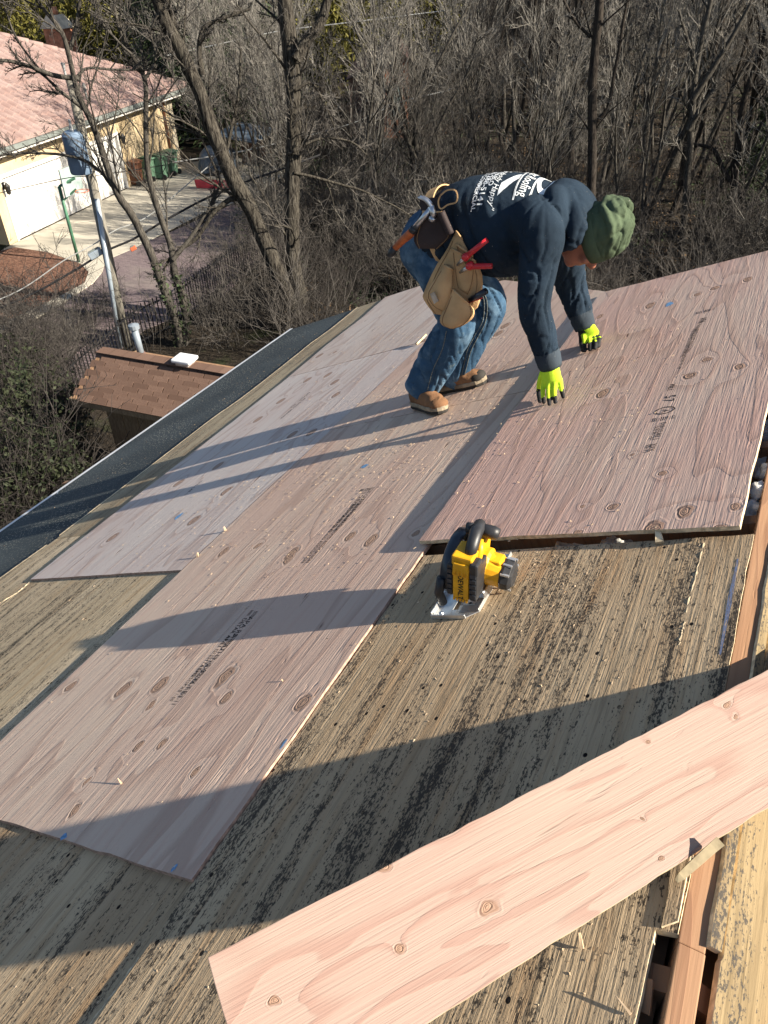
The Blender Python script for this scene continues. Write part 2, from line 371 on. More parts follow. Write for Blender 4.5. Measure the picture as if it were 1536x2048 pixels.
M['glove_black'] = plain('black_rubber_palm', (0.018, 0.018, 0.02), 0.75, var=0.4, sc=60, bump=0.0006, bsc=400)
M['print'] = plain('white_print', (0.72, 0.76, 0.78), 0.8, var=0.15, sc=70)
M['boot'] = cloth('brown_suede', (0.215, 0.115, 0.062), 600, 0.0008, (0.33, 0.22, 0.13))
M['sole'] = plain('boot_sole', (0.26, 0.21, 0.15), 0.85, var=0.35, sc=30)
M['sole_dark'] = plain('boot_tread', (0.03, 0.027, 0.024), 0.85, var=0.3, sc=30)
M['lace'] = plain('boot_lace', (0.05, 0.04, 0.03), 0.9)
M['tan'] = cloth('tan_leather', (0.54, 0.345, 0.175), 260, 0.0016, (0.30, 0.18, 0.09), None, 0.7)
M['tan_dark'] = cloth('tan_leather_lining', (0.24, 0.145, 0.075), 260, 0.0009, None, None, 0.75)
M['dark_leather'] = cloth('dark_leather', (0.045, 0.034, 0.034), 300, 0.0008, (0.09, 0.07, 0.06), None, 0.6)
M['red_grip'] = plain('red_grip', (0.55, 0.022, 0.030), 0.4, 0, 0.5, 0.15, 60)
M['orange_grip'] = plain('orange_grip', (0.42, 0.10, 0.025), 0.55, 0, 0.4, 0.3, 40)

def bark(name, dark, lite, sc=1.0, furrow=1.0):
    g = G(name, 0.92, 0.1); p = g.obj()
    r = g.noise(g.mp(p, (26 * sc, 26 * sc, 4.0 * sc)), 1.0, 4, 0.65, 0.6); b = g.noise(p, 1.3, 3)
    c = g.mix(g.step(r, 0.36, 0.66), dark, lite); c = g.mix(g.step(b, 0.4, 0.7, 0, 0.5), c, tuple(x * 0.7 for x in lite))
    return g.fin(c, g.bump(r, 0.03 * furrow))
M['bark'] = bark('furrowed_bark', (0.013, 0.011, 0.010), (0.105, 0.095, 0.078), 1.0, 2.2)
M['bark_grey'] = bark('grey_bark', (0.022, 0.020, 0.018), (0.105, 0.096, 0.082), 1.6, 0.5)
M['bark_dark'] = bark('dark_bark', (0.018, 0.015, 0.013), (0.060, 0.051, 0.043), 1.5, 0.7)
M['twig'] = plain('bare_twig', (0.074, 0.067, 0.060), 0.85, var=0.45, sc=2.5)
M['twig_pale'] = plain('pale_twig', (0.19, 0.178, 0.158), 0.85, var=0.4, sc=2.5)
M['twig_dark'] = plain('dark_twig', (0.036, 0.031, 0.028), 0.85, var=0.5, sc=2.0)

def leafmat(name, a, b, rough=0.7):
    g = G(name, rough, 0.2); r = g.noise(g.obj(), 2.3, 3); q = g.noise(g.obj(), 31, 1)
    c = g.mix(g.step(r, 0.35, 0.65), a, b); c = g.mix(g.step(q, 0.4, 0.7, 0, 0.5), c, tuple(x * 0.5 for x in a))
    return g.fin(c)
M['needle'] = leafmat('conifer_needles', (0.030, 0.052, 0.022), (0.060, 0.085, 0.036))
M['olive'] = leafmat('olive_leaves', (0.105, 0.100, 0.022), (0.165, 0.150, 0.036))
M['ivy'] = leafmat('ivy_leaves', (0.036, 0.056, 0.024), (0.075, 0.10, 0.048))
M['deadleaf'] = leafmat('dead_leaves', (0.16, 0.095, 0.05), (0.24, 0.17, 0.10))
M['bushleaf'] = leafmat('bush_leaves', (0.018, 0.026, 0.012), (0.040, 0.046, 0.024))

g = G('woodland_floor', 0.95, 0.1); p = g.obj()
_c = g.mix(g.step(g.noise(p, 0.35, 5, 0.65), 0.4, 0.6), (0.030, 0.025, 0.020), (0.055, 0.045, 0.034))
_c = g.mix(g.step(g.noise(p, 14, 4, 0.7), 0.52, 0.7, 0, 0.7), _c, (0.085, 0.064, 0.043))
_c = g.mix(g.step(g.noise(p, 0.8, 4, 0.6), 0.56, 0.7, 0, 0.6), _c, (0.036, 0.050, 0.020))
M['ground'] = g.fin(_c, g.bump(g.noise(p, 9, 5, 0.7), 0.15))
g = G('poured_concrete', 0.9, 0.2); p = g.obj()
_c = g.mix(g.step(g.noise(p, 0.5, 5), 0.35, 0.7), (0.40, 0.375, 0.315), (0.47, 0.44, 0.37)); _c = g.mix(g.step(g.noise(p, 30, 4), 0.5, 0.8, 0, 0.35), _c, (0.28, 0.25, 0.20))
M['concrete'] = g.fin(_c, g.bump(g.noise(p, 60, 3), 0.003))
g = G('purple_pavers', 0.9, 0.2); p = g.obj()
_bk = g.n('TexBrick', {'Vector': p, 'Color1': (0.135, 0.105, 0.115, 1), 'Color2': (0.185, 0.145, 0.150, 1), 'Mortar': (0.08, 0.07, 0.07, 1), 'Scale': 4.0, 'Mortar Size': 0.015})
_c = g.mix(g.step(g.noise(p, 0.7, 5, 0.6), 0.45, 0.7, 0, 0.6), _bk, (0.20, 0.175, 0.16))
M['pavers'] = g.fin(_c, g.bump(g.noise(p, 50, 3), 0.006))
g = G('bark_mulch', 0.95, 0.1); p = g.obj()
_c = g.mix(g.step(g.noise(g.mp(p, (5, 14, 1)), 1.0, 5, 0.7), 0.4, 0.65), (0.115, 0.062, 0.045), (0.24, 0.135, 0.095))
M['mulch'] = g.fin(_c, g.bump(g.noise(p, 22, 4, 0.7), 0.06))
g = G('cream_stucco', 0.9, 0.2); p = g.obj()
_c = g.mix(g.step(g.noise(p, 0.9, 5, 0.65), 0.38, 0.66), (0.46, 0.36, 0.22), (0.53, 0.43, 0.285)); _c = g.mix(g.step(g.noise(p, 2.2, 4, 0.7), 0.58, 0.75, 0, 0.5), _c, (0.36, 0.24, 0.16))
M['stucco'] = g.fin(_c, g.bump(g.noise(p, 40, 3), 0.006))
M['stone_pale'] = plain('pale_quoin_stone', (0.56, 0.50, 0.38), 0.9, var=0.25, sc=3)
M['white_paint'] = plain('white_paint', (0.66, 0.65, 0.62), 0.55, var=0.06, sc=3)
M['trim_grey'] = plain('green_grey_gutter', (0.20, 0.225, 0.215), 0.5, 0.2, 0.4, 0.15, 4)
g = G('clay_roof_tile', 0.9, 0.2); p = g.obj()
_c = g.mix(g.step(g.noise(p, 1.6, 4, 0.6), 0.35, 0.65), (0.245, 0.165, 0.148), (0.305, 0.225, 0.205)); _c = g.mix(g.step(g.noise(p, 9, 3), 0.55, 0.75, 0, 0.5), _c, (0.175, 0.11, 0.098))
M['clay'] = g.fin(_c)
g = G('asphalt_shingle', 0.95, 0.1); r_ = g.rnd()
_c = g.mix(r_, (0.108, 0.068, 0.051), (0.178, 0.115, 0.087)); _c = g.mix(g.step(g.noise(g.obj(), 60, 4), 0.4, 0.7, 0, 0.6), _c, (0.11, 0.065, 0.05))
M['shingle'] = g.fin(_c, g.bump(g.noise(g.obj(), 260, 2), 0.002))
M['siding'] = bark('brown_siding', (0.19, 0.13, 0.08), (0.28, 0.20, 0.125), 2.0, 0.1)
M['iron'] = plain('black_iron', (0.02, 0.02, 0.022), 0.5, 0.4, 0.4)
M['pole_wood'] = bark('weathered_pole', (0.14, 0.13, 0.11), (0.27, 0.255, 0.22), 1.2, 0.12)
M['conduit'] = plain('grey_conduit', (0.32, 0.38, 0.44), 0.45, 0.3, 0.4, 0.1, 4)
M['transformer'] = plain('blue_grey_transformer', (0.15, 0.215, 0.31), 0.4, 0.1, 0.5, 0.1, 3)
M['porcelain'] = plain('insulator', (0.30, 0.31, 0.32), 0.3, 0, 0.5)
M['cable'] = plain('black_cable', (0.016, 0.016, 0.018), 0.6)
M['cable_pale'] = plain('bare_cable', (0.42, 0.43, 0.42), 0.5, 0.3)
M['green_paint'] = plain('green_pole_paint', (0.055, 0.155, 0.095), 0.5, 0.1, 0.4, 0.35, 2)
M['net'] = plain('white_net', (0.55, 0.57, 0.58), 0.9)
M['orange_paint'] = plain('orange_rim', (0.55, 0.13, 0.06), 0.5)
M['bin_green'] = plain('green_bin_plastic', (0.115, 0.215, 0.145), 0.5, 0, 0.4, 0.12, 3)
M['bin_brown'] = plain('brown_bin_plastic', (0.17, 0.072, 0.042), 0.5, 0, 0.4, 0.12, 3)
M['red_paint'] = plain('red_paint', (0.48, 0.055, 0.085), 0.5, 0.1, 0.4, 0.15, 3)
M['tarp'] = plain('blue_grey_tarp', (0.06, 0.085, 0.12), 0.5, 0, 0.4, 0.25, 2)
M['brick'] = plain('orange_brick', (0.42, 0.195, 0.115), 0.9, var=0.3, sc=6)
M['brick_dark'] = plain('brown_shingle', (0.16, 0.10, 0.085), 0.9, var=0.3, sc=4)
M['glass'] = plain('window_glass', (0.30, 0.38, 0.36), 0.1, 0, 0.6, 0.1)
M['pvc'] = plain('grey_vent_pipe', (0.20, 0.235, 0.27), 0.45, 0.1, 0.4, 0.1, 6)
# ------------------------------------------------------------------ the house being re-roofed
T = 0.0127                                    # sheet thickness
OR = -0.0065                                  # top of the old boards beside the ridge
house = empty('house', (-2.4, 2, -8), label='house under repair with its old roof sheathing bared and a slotted ridge', cat='house')
def sheet(name, poly_uv, n1, mats, parent=None, th=T, rough=0.0012, seed=0, org=None, tilt=None, label=None, cat=None, group=None):
    """poly in (u, v) roof metres, top face at n1; the object's origin sits at its first corner"""
    u0, v0 = org or poly_uv[0]
    me = prism([(v - v0, u - u0) for u, v in poly_uv], -th, 0, mats, rough, seed)
    m = roof_mat(u0, v0, n1) @ (tilt or Matrix())
    return tag(link(name, me, parent, m), label, cat, group)

# old sheathing, eave to ridge, each board a part
sheet('old_sheathing', [(-1.6, -1.349), (1.695, -1.349), (1.70, -0.364), (0.642, -0.364), (0.640, -0.397), (-1.6, -0.397)], OR, [M['old'], M['edge']], house, seed=1)
sheet('old_sheathing', [(-1.6, -2.57), (1.2, -2.57), (1.2, -1.353), (-1.6, -1.353)], -T, [M['old'], M['edge']], house, seed=2)
sheet('old_sheathing', [(-1.6, -3.785), (2.0, -3.785), (2.0, -2.574), (-1.6, -2.574)], -T, [M['old_green'], M['edge']], house, seed=3)
SB = [(-1.6, -4.24), (1.0, -4.21), (1.76, -4.18), (2.112, -4.15)]
sheet('old_sheathing', SB + [(2.112, -3.789), (-1.6, -3.789)], -T, [M['old_green'], M['edge']], house, seed=4)
sheet('old_sheathing', [(2.120, -4.152), (2.88, -4.165), (3.65, -4.185), (4.03, -4.155), (4.79, -4.195), (5.43, -4.22), (5.98, -4.25), (5.98, -3.6), (2.120, -3.6)], -T, [M['strip'], M['edge']], house, seed=5)
# pale torn lip along the strip
lip = MB()
rg = random.Random(4)
for pl in ([(-1.6, -4.245), (1.0, -4.215), (1.76, -4.185), (2.05, -4.158)], [(2.15, -4.158), (2.88, -4.17), (3.65, -4.19), (4.03, -4.16), (4.79, -4.20), (5.1, -4.225), (5.43, -4.21), (5.98, -4.255)]):
    q = spline([(a, b, 0) for a, b in pl], 60); rows = []
    for i, (a, b, _) in enumerate(q):
        w = 0.014 + 0.010 * rg.random(); rows.append([(b - w, a, -0.0200), (b - w * 0.6, a, -0.0095), (b + 0.004, a, -0.0110)])
    lip.grid(rows)
lip.build('torn_edge', M['edge'], house, ROOF)
# lower deck and black underlayment
sheet('felt_underlayment', [(-1.6, -5.20), (5.97, -5.14), (6.0, -4.1), (5.9, -3.5), (-1.6, -3.7)], -0.0215, M['felt'], house, th=0.004, seed=6, rough=0.002)
sheet('deck_board', [(-1.6, -5.19), (5.96, -5.13), (5.99, -3.55), (-1.6, -3.7)], -0.027, M['lumber_dark'], house, th=0.013, seed=6)
d = MB()
for a, b in ((-1.6, 1.9), (1.88, 4.95), (4.93, 5.985)):
    f = lambda u: -5.205 + (u + 1.6) * 0.0079
    n0 = -0.0190 + (0.001 if a > 0 else 0) + (0.001 if a > 4 else 0)
    rows = [[(f(u) + 0.034, u, n0), (f(u) - 0.006, u, n0 + .003), (f(u) - 0.010, u, n0 - 0.004), (f(u) - 0.010, u, n0 - 0.05), (f(u) - 0.004, u, n0 - 0.05), (f(u) - 0.004, u, n0 - 0.006)] for u in np.linspace(a, b, 6)]
    m_ = MB().grid(rows); m_.build('drip_edge', M['white_metal'], house, ROOF)
# a pale curl of tape on the felt
p0 = uvn(on_roof(120, 985, -0.02))
curl = spline([(p0[1] + a, p0[0] + b, -0.0195 + c) for a, b, c in ((-.012, -.02, 0), (0, -.005, .012), (.010, .02, .02), (.006, .045, .014), (-.006, .06, .002))], 14)
tag(MB().grid([[(x - 0.006, y, z), (x + 0.006, y, z + 0.001)] for x, y, z in curl]).build('tape_curl', M['white_metal'], None, ROOF),
    'small curled strip of white tape on the black felt near the eave', 'tape')

# ridge: board on edge, level top, rafters below, and the sunny slope
rb = MB(); 
for a, b in ((-1.6, 0.628), (0.631, 3.42)):
    x0 = RP[0]; hw = 0.0195; top = RP[2] - 0.012 - (0.006 if a > 0 else 0)
    MB().box(x0 - hw, x0 + hw, a, b, top - 0.19, top).build('ridge_board', M['lumber'], house, bevel=0.002)
for i in range(13):
    u = -1.45 + i * 0.4064
    if u > 3.3: break
    V, F = box(-5.0 if u < 3.3 else -3, -0.025, u - 0.019, u + 0.019, -T - 0.016 - 0.14, -T - 0.016)
    link('rafter', mesh(V, F, M['lumber']), house, frame(RP, AV, AY, AN))
    V, F = box(0.025, 4.6, u - 0.019, u + 0.019, -T - 0.016 - 0.14, -T - 0.016)
    link('rafter', mesh(V, F, M['lumber']), house, RROOF)
def rsheet(name, poly, n1, mats, seed, rough=0.0012):
    me = prism(poly, n1 - T, n1, mats, rough, seed); return link(name, me, house, RROOF)
rsheet('old_sheathing', [(0.046, -1.6), (1.26, -1.6), (1.26, 3.4), (0.050, 3.4), (0.049, 0.64), (0.046, 0.632)], 0.0, [M['old_yellow'], M['edge']], 11)
rsheet('cut_strip', [(0.0245, 0.642), (0.0445, 0.645), (0.0455, 3.35), (0.0265, 3.35)], 0.001, [M['old_yellow'], M['edge']], 12, 0.0009)
rsheet('old_sheathing', [(1.264, -1.6), (2.48, -1.6), (2.48, 3.4), (1.264, 3.4)], 0.0, [M['old_yellow'], M['edge']], 13)
rsheet('old_sheathing', [(2.484, -1.6), (4.7, -1.6), (4.7, 3.4), (2.484, 3.4)], 0.0, [M['old_yellow'], M['edge']], 14)
# cracked strip by the slot on this side
sheet('cut_strip', [(0.645, -0.388), (0.66, -0.366), (0.98, -0.3655), (0.98, -0.394), (0.80, -0.3935)], OR + 0.004, [M['old'], M['edge']], house, seed=15, rough=0.0007)
# slivers of raw grain on the old boards, a trace of blue chalk line, dark blocking under the slots
def sliver(pix, r, m, nm, n0):
    Q = spline([tuple(uvn(on_roof(a, b, n0))[[1, 0]]) + (n0 - r * .35,) for a, b in pix], 24); rg_ = random.Random(int(pix[0][0]))
    MB().tube(Q + np.array([[rg_.gauss(0, .0008), 0, 0] for _ in Q]), [r * rg_.uniform(.3, 1.1) for _ in Q], 5).build(nm, M[m], house, ROOF)
sliver([(1408, 1086), (1392, 1150), (1372, 1225)], .0028, 'edge', 'raised_grain', OR); sliver([(1370, 1240), (1358, 1290)], .002, 'edge', 'raised_grain', OR)
sliver([(278, 1915), (235, 1975), (178, 2050)], .0032, 'edge', 'raised_grain', -T); sliver([(0, 1206), (36, 1184), (64, 1160)], .006, 'edge', 'raised_grain', -T)
cl = [uvn(on_roof(a, b, OR))[[1, 0]] for a, b in ((1476, 1118), (1460, 1200), (1440, 1310))]
MB().grid([[(x - w, y, OR + .0006), (x + w, y, OR + .0006)] for (x, y), w in zip(cl, (.002, .005, .002))]).build('chalk_line', M['chalk_line'], house, ROOF)
for s in (-1, 1): MB().box(RP[0] + s * .055 - .030, RP[0] + s * .055 + .030, -1.5, 1.66, RP[2] - .14, RP[2] - .078).build('blocking', M['lumber_dark'], house)
# attic: walls, hip end, floor (they keep the slots dark)
ez = roofp(0, -5.1)[2]; exl = roofp(0, -4.9)[0]; exr = RP[0] + 4.35
wm = MB()
wm.box(exl, exl + 0.12, -1.5, 5.7, -8, ez - 0.04); wm.build('wall', M['siding'], house)
MB().box(exr - 0.12, exr, -1.5, 5.7, -8, ez - 0.04).build('wall', M['siding'], house)
MB().box(exl + .12, exr - .12, 5.58, 5.7, -8, ez - 0.04).build('wall', M['siding'], house)
MB().box(exl + .12, exr - .12, -1.5, -1.38, -8, ez - 0.04).build('wall', M['siding'], house)
MB().box(exl + .12, exr - .12, -1.38, 5.58, ez - 0.30, ez - 0.2).build('ceiling', M['lumber_dark'], house)
# hip slope at the far end and the near gable
A_ = roofp(3.42, RV, -.03); B_ = roofp(5.95, -3.5, -.03); C_ = roofp(5.95, -5.1, -.03)
Rr = [Vector(RP) + Matrix(RROOF).to_3x3() @ Vector(q) for q in ((0, 3.42, -.03), (3.163, 5.95, -.03), (4.7, 5.95, -.03))]
hip = MB().add([A_, B_, C_, tuple(Rr[2]), tuple(Rr[1])], [(0, 1, 4), (1, 2, 3, 4)]); hip.build('hip_slope', M['old_green'], house)
rsheet('old_sheathing', [(0.6, 3.404), (3.16, 5.93), (4.7, 5.93), (4.7, 3.404)], 0.0, [M['old_yellow'], M['edge']], 19)
gab = MB().add([tuple(roofp(-1.45, -5.0, -.05)), tuple(roofp(-1.45, RV, -.05)), (exr, -1.45, ez)], [(0, 1, 2)]); gab.build('gable_wall', M['siding'], house)

# ------------------------------------------------------------------ new sheets
def knots_for(org, plist, n=0.0):
    """knot list in sheet metres from where they lie on the roof: (px, py, radius m)"""
    out = []
    for px, py, r, a in plist:
        q = uvn(on_roof(px, py, n)); out.append((q[1] - org[1], q[0] - org[0], r, a))
    return out
F1o = (0.503, -1.352)
F1 = [(0.503, -1.352), (2.942, -1.360), (2.942, -2.572), (0.505, -2.566)]
k1 = knots_for(F1o, [(247, 1378, .024, 1.2), (320, 1370, .026, 1.25), (302, 1410, .017, 1.2), (450, 1353, .028, 1.25), (452, 1395, .030, 1.2), (607, 1404, .026, 1.2),
                     (141, 1373, .022, 1.2), (278, 1490, .017, 1.2), (324, 1486, .014, 1.2), (391, 1545, .013, 1.2), (148, 1622, .014, 1.3), (172, 1565, .012, 1.3), (700, 1073, .024, 1.2), (742, 1080, .024, 1.2), (832, 1066, .022, 1.1), (583, 1107, .024, 1.3), (578, 1118, .020, 1.3), (515, 1092, .022, 1.3), (447, 1104, .022, 1.3)])
M['ply1'] = wood('new_plywood_rose', PINK, PALE, ROSE, knots=k1, seed=1.0)
sheet('plywood_sheet', F1, 0.0, [M['ply1'], M['edge_red']], seed=21,
      label='long rosy new plywood sheet with dark knots, nearest its corner to the pale board', cat='plywood sheet', group='new plywood sheets on the roof')
M['ply2'] = wood('new_plywood_b', (0.585, 0.415, 0.330), PALE, ROSE, seed=2.3, dens=0.13)
sheet('plywood_sheet', [(2.945, -1.360), (4.20, -1.362), (5.23, -2.40), (5.30, -2.575), (2.945, -2.575)], 0.0, [M['ply2'], M['edge_red']], seed=22,
      label='rosy new plywood sheet with dusty footprints beneath the bending worker', cat='plywood sheet', group='new plywood sheets on the roof')
M['ply3'] = wood('new_plywood_c', (0.57, 0.485, 0.44), (0.60, 0.53, 0.48), (0.53, 0.40, 0.35), seed=5.7, dens=0.2)
L1o = (1.690, -2.578)
sheet('plywood_sheet', [(1.690, -2.575), (4.170, -2.578), (4.175, -3.81), (3.4, -3.795), (2.7, -3.805), (2.12, -3.805), (1.690, -3.795)], -0.0008, [M['ply3'], M['edge_red']], seed=23,
      label='paler greyish new plywood sheet on the eave side, near sheet of that row', cat='plywood sheet', group='new plywood sheets on the roof')
M['ply4'] = wood('new_plywood_d', (0.55, 0.45, 0.385), (0.59, 0.51, 0.45), (0.50, 0.365, 0.31), seed=8.1, dens=0.14)
sheet('plywood_sheet', [(4.180, -2.579), (5.30, -2.579), (5.97, -3.45), (6.0, -3.52), (5.99, -3.93), (5.4, -3.865), (4.8, -3.87), (4.5, -3.84), (4.180, -3.82)], -0.0008, [M['ply4'], M['edge_red']], seed=24,
      label='farthest new plywood sheet, cut at the roof end beyond the splintered seam', cat='plywood sheet', group='new plywood sheets on the roof')
# the loose sheet under the worker's hands
TO = (1.742, -1.382)
kT = knots_for(TO, [(1370, 1023, .030, .9), (1308, 1056, .028, .9), (1226, 1014, .016, .9), (1440, 1058, .030, .7), (1472, 1014, .022, .9), (1326, 948, .018, .9), (1413, 719, .028, 1.1), (1379, 752, .032, 1.1), (1480, 732, .026, 1.1), (1205, 787, .026, 1.2), (1300, 610, .028, 1.2),
                    (1394, 588, .028, 1.3), (1430, 575, .026, 1.3), (1165, 1013, .014, 1), (1157, 1064, .018, .9), (1264, 910, .013, .9), (1400, 1074, .024, .8), (1200, 632, .018, 1.3), (928, 1055, .020, 1.1), (1495, 558, .022, 1.3)], 0.02)
M['plyT'] = wood('new_plywood_top', (0.585, 0.385, 0.315), (0.605, 0.45, 0.365), (0.56, 0.325, 0.262), knots=kT, seed=3.1, rings=9, bump=1.2, stretch=(2.8, 0.5), fibre=180)
topsheet = sheet('plywood_sheet', [TO, (1.700, -0.392), (4.105, -0.376), (4.150, -1.385)], 0.0215, [M['plyT'], M['edge']], seed=25, org=TO, tilt=Matrix.Rotation(math.radians(0.10), 4, 'X').inverted(),
      label='loose new plywood sheet lapped over the others under both yellow gloves', cat='plywood sheet', group='new plywood sheets on the roof')

def stamp(sheetobj, org, n, items, parent_name='grade_stamp'):
    """items: text, (u, v) centre, height, along-eave stretch"""
    for body, u, v, h, st, rot in items:
        mb = MB()
        V, F = text_mesh(body, h * 1.35)
        c, s_ = math.cos(rot), math.sin(rot)
        mb.add([(v - org[1] + (x * st * c - y * s_), u - org[0] + (x * st * s_ + y * c), 0.0007) for x, y, z in V], F)
        o = mb.build(parent_name, M['stamp']); o.parent = sheetobj
Q = -math.pi / 2
def at_uv(px, py, n=0.0): q = uvn(on_roof(px, py, n)); return q[0], q[1]
its = []
for body, px, py, h, st in (('APA', 1405, 640, .030, .8), ('THE ENGINEERED WOOD ASSOCIATION', 1388, 672, .017, .8), ('RATED SHEATHING 32/16 SIZED FOR SPACING', 1378, 684, .015, .7), ('15/32 CATEGORY  PS 1-09', 1366, 718, .015, .8),
                            ('MILL', 1342, 775, .024, .9), ('57', 1338, 797, .040, 1.0), ('A', 1330, 822, .026, 1.0), ('EXPOSURE 1', 1320, 862, .018, .9), ('15/32 IN CAT', 1309, 866, .015, .9), ('XXX', 1305, 895, .020, .9), ('05-11', 1295, 898, .020, .9)):
    u, v = at_uv(px, py, 0.02); its.append((body, u, v, h, st, Q))
for body, px, py in (('IIII IIII I', 1410, 622), ('III IIII II', 1326, 838)):
    u, v = at_uv(px, py, 0.02); its.append((body, u, v, .030, .7, 0.0))
st_o = stamp(topsheet, TO, 0, its)
u, v = at_uv(1330, 821, 0.02)
ring = MB(); k = 40; 
ring.grid([[(v - TO[1] + a * math.cos(t), u - TO[0] + b * math.sin(t), 0.0009) for a, b in ((.034, .028), (.029, .023))] for t in np.linspace(0, 2 * math.pi, k)])
o = ring.build('stamp_oval', M['ink']); o.parent = topsheet
F1s = [o for o in house.users_scene[0].objects if o.name == 'plywood_sheet'][0]
its = []
for body, t, h, st in (('APA  THE ENGINEERED WOOD ASSOCIATION', 0.33, .018, .85), ('RATED SHEATHING  32/16  15/32', 0.30, .016, .9)):
    pass
(u0, v0), (u1, v1) = at_uv(342, 1408), at_uv(512, 1218)
for i, (body, t, h) in enumerate((('05-11', .05, .018), ('EXPOSURE 1', .22, .020), ('SHEATHING 32/16', .45, .022), ('APA RATED', .72, .024), ('IIIIII', .93, .018))):
    its.append((body, u0 + (u1 - u0) * t, v0 + (v1 - v0) * t + 0.012, h, 1.0, Q)); its.append((body[::-1].replace('/', '-'), u0 + (u1 - u0) * t + .01, v0 + (v1 - v0) * t - 0.012, h * .8, 1.0, Q))
(u0, v0), (u1, v1) = at_uv(628, 1106), at_uv(735, 982)
for i, (body, t, h) in enumerate((('THE ENGINEERED WOOD ASSOCIATION', .32, .018), ('SIZED FOR SPACING', .55, .018), ('APA', .80, .022), ('15/32 CAT', .95, .018))):
    its.append((body, u0 + (u1 - u0) * t, v0 + (v1 - v0) * t + 0.012, h, .9, Q)); its.append((body, u0 + (u1 - u0) * t, v0 + (v1 - v0) * t - 0.012, h, .9, Q))
u, v = at_uv(730, 980); its.append(('IIII III', u, v, .022, .9, 0.0))
stamp(F1s, F1o, 0, its)
sheets_ = [o for o in COL.objects if o.name.startswith('plywood_sheet')]
its = []
for body, px, py in (('APA RATED SHEATHING', 585, 817), ('EXPOSURE 1  32/16', 600, 800), ('15/32 CAT', 390, 972), ('05-11', 375, 985)):
    u, v = at_uv(px, py); its.append((body, u, v, .02, 1.0, Q))
stamp(sheets_[2], (1.690, -2.578), 0, its)
# chalk and paint marks
def mark(sheetobj, org, px, py, w, l, n=0.0, m='chalk_blue'):
    u, v = at_uv(px, py, n); r_ = random.Random(px)
    pts = [(v - org[1] + w * math.cos(t) * r_.uniform(.6, 1.1), u - org[0] + l * math.sin(t) * r_.uniform(.6, 1.1), 0.0006) for t in np.linspace(0, 2 * math.pi, 14)[:-1]]
    o = MB().add(pts, [tuple(range(13))]).build('paint_mark', M[m]); o.parent = sheetobj
mark(topsheet, TO, 1338, 608, .022, .03, .02); mark(F1s, F1o, 349, 1735, .006, .012); mark(F1s, F1o, 349, 1733, .003, .007, m='white_metal'); mark(F1s, F1o, 730, 932, .02, .02); mark(F1s, F1o, 568, 1487, .004, .02)
mark(sheets_[2], (1.690, -2.578), 357, 1032, .02, .04); mark(F1s, F1o, 128, 1673, .012, .012)

# ------------------------------------------------------------------ the pale board across the ridge
def unit_(v): return v / np.linalg.norm(v)
_d0 = np.array([0.5475, 0.8335, -0.0720]); _z0 = np.array([0.232, -0.067, 0.970]); bA = roofp(0.2695, -0.8450, 0.327)
bB = on_plane(1536, 1339, bA, _z0); bE = on_plane(1536, 1610, bA, _z0)
bB = CAM + (bB - CAM) * 0.955; bE = CAM + (bE - CAM) * 0.965          # it rests on the ridge
bd = unit_(bB - bA); bz = np.cross(bE - bA, bd); bz = unit_(bz) * (1 if bz[2] > 0 else -1)
bx = np.cross(bd, bz); BM = frame(bA, bx, bd, bz)      # x towards the viewer, y along the board
if (Vector(bx).dot(Vector(on_plane(860, 2048, bA, bz) - bA))) < 0: raise RuntimeError('board side')
def onb(px, py): q = on_plane(px, py, bA, bz) - bA; return q @ bx, q @ bd
kb = [(*onb(px, py), r, a) for px, py, r, a in ((978, 1816, .0165, 1.1), (806, 1894, .0105, 1.1), (550, 2006, .0075, 1.1), (766, 1736, .010, 1.1), (1470, 1434, .007, 1.1), (1452, 1410, .007, 1.1), (1284, 1634, .0035, 1.1), (1300, 1480, .004, 1.2), (1330, 1715, .005, 1.2))]
M['board'] = wood('pale_fir_board', (0.335, 0.242, 0.200), (0.350, 0.275, 0.220), (0.320, 0.212, 0.172), (0.26, 0.140, 0.11), kb, 6.0, 0.9, 0.0, 5, 0.46, (9.0, 1.5), 420)
M['board_edge'] = plain('board_edge', (0.42, 0.34, 0.21), 0.85, var=0.2, sc=50)
w_ = onb(860, 2048)[0]; w2 = onb(1536, 1610)[0]
me = prism([(0, 0), (w_, -0.005), (w_ + (w2 - w_) * 2.2, 2.75), (0, 2.75)], -0.017, 0, [M['board'], M['board_edge']], 0.0006, 5, 0.03)
b_ = link('board', me, None, BM); tag(b_, 'wide pale pinkish board with a big knot lying across the ridge', 'board')
md = b_.modifiers.new('bevel', 'BEVEL'); md.width = 0.0012; md.segments = 2; md.limit_method = 'ANGLE'; md.angle_limit = math.radians(50)
# ------------------------------------------------------------------ ground
GZ = -8.0
def terrain(x, y):
    d = math.hypot(x + 2, y); h = 0.0
    if y > 45: h += 0.10 * (y - 45) + 0.0009 * (y - 45) ** 2 if y < 180 else 0.10 * 135 + 0.0009 * 135 ** 2
    if x > -8 and y > 10: h += 0.25 * math.sin(x * 0.21) * math.sin(y * 0.17) * min(1, (y - 10) / 8) * min(1, (x + 8) / 5)
    return GZ + h
gv = []; xs = np.concatenate([np.linspace(-420, -70, 15), np.linspace(-64, 64, 65), np.linspace(70, 420, 15)]); ys = np.concatenate([np.linspace(-160, -8, 9), np.linspace(-4, 190, 98), np.linspace(200, 600, 10)])
for y in ys:
    for x in xs: gv.append((x, y, terrain(x, y)))
nx = len(xs); gf = [(j * nx + i, j * nx + i + 1, (j + 1) * nx + i + 1, (j + 1) * nx + i) for j in range(len(ys) - 1) for i in range(nx - 1)]
tag(link('ground', mesh(gv, gf, M['ground'], None, True)), kind='structure')
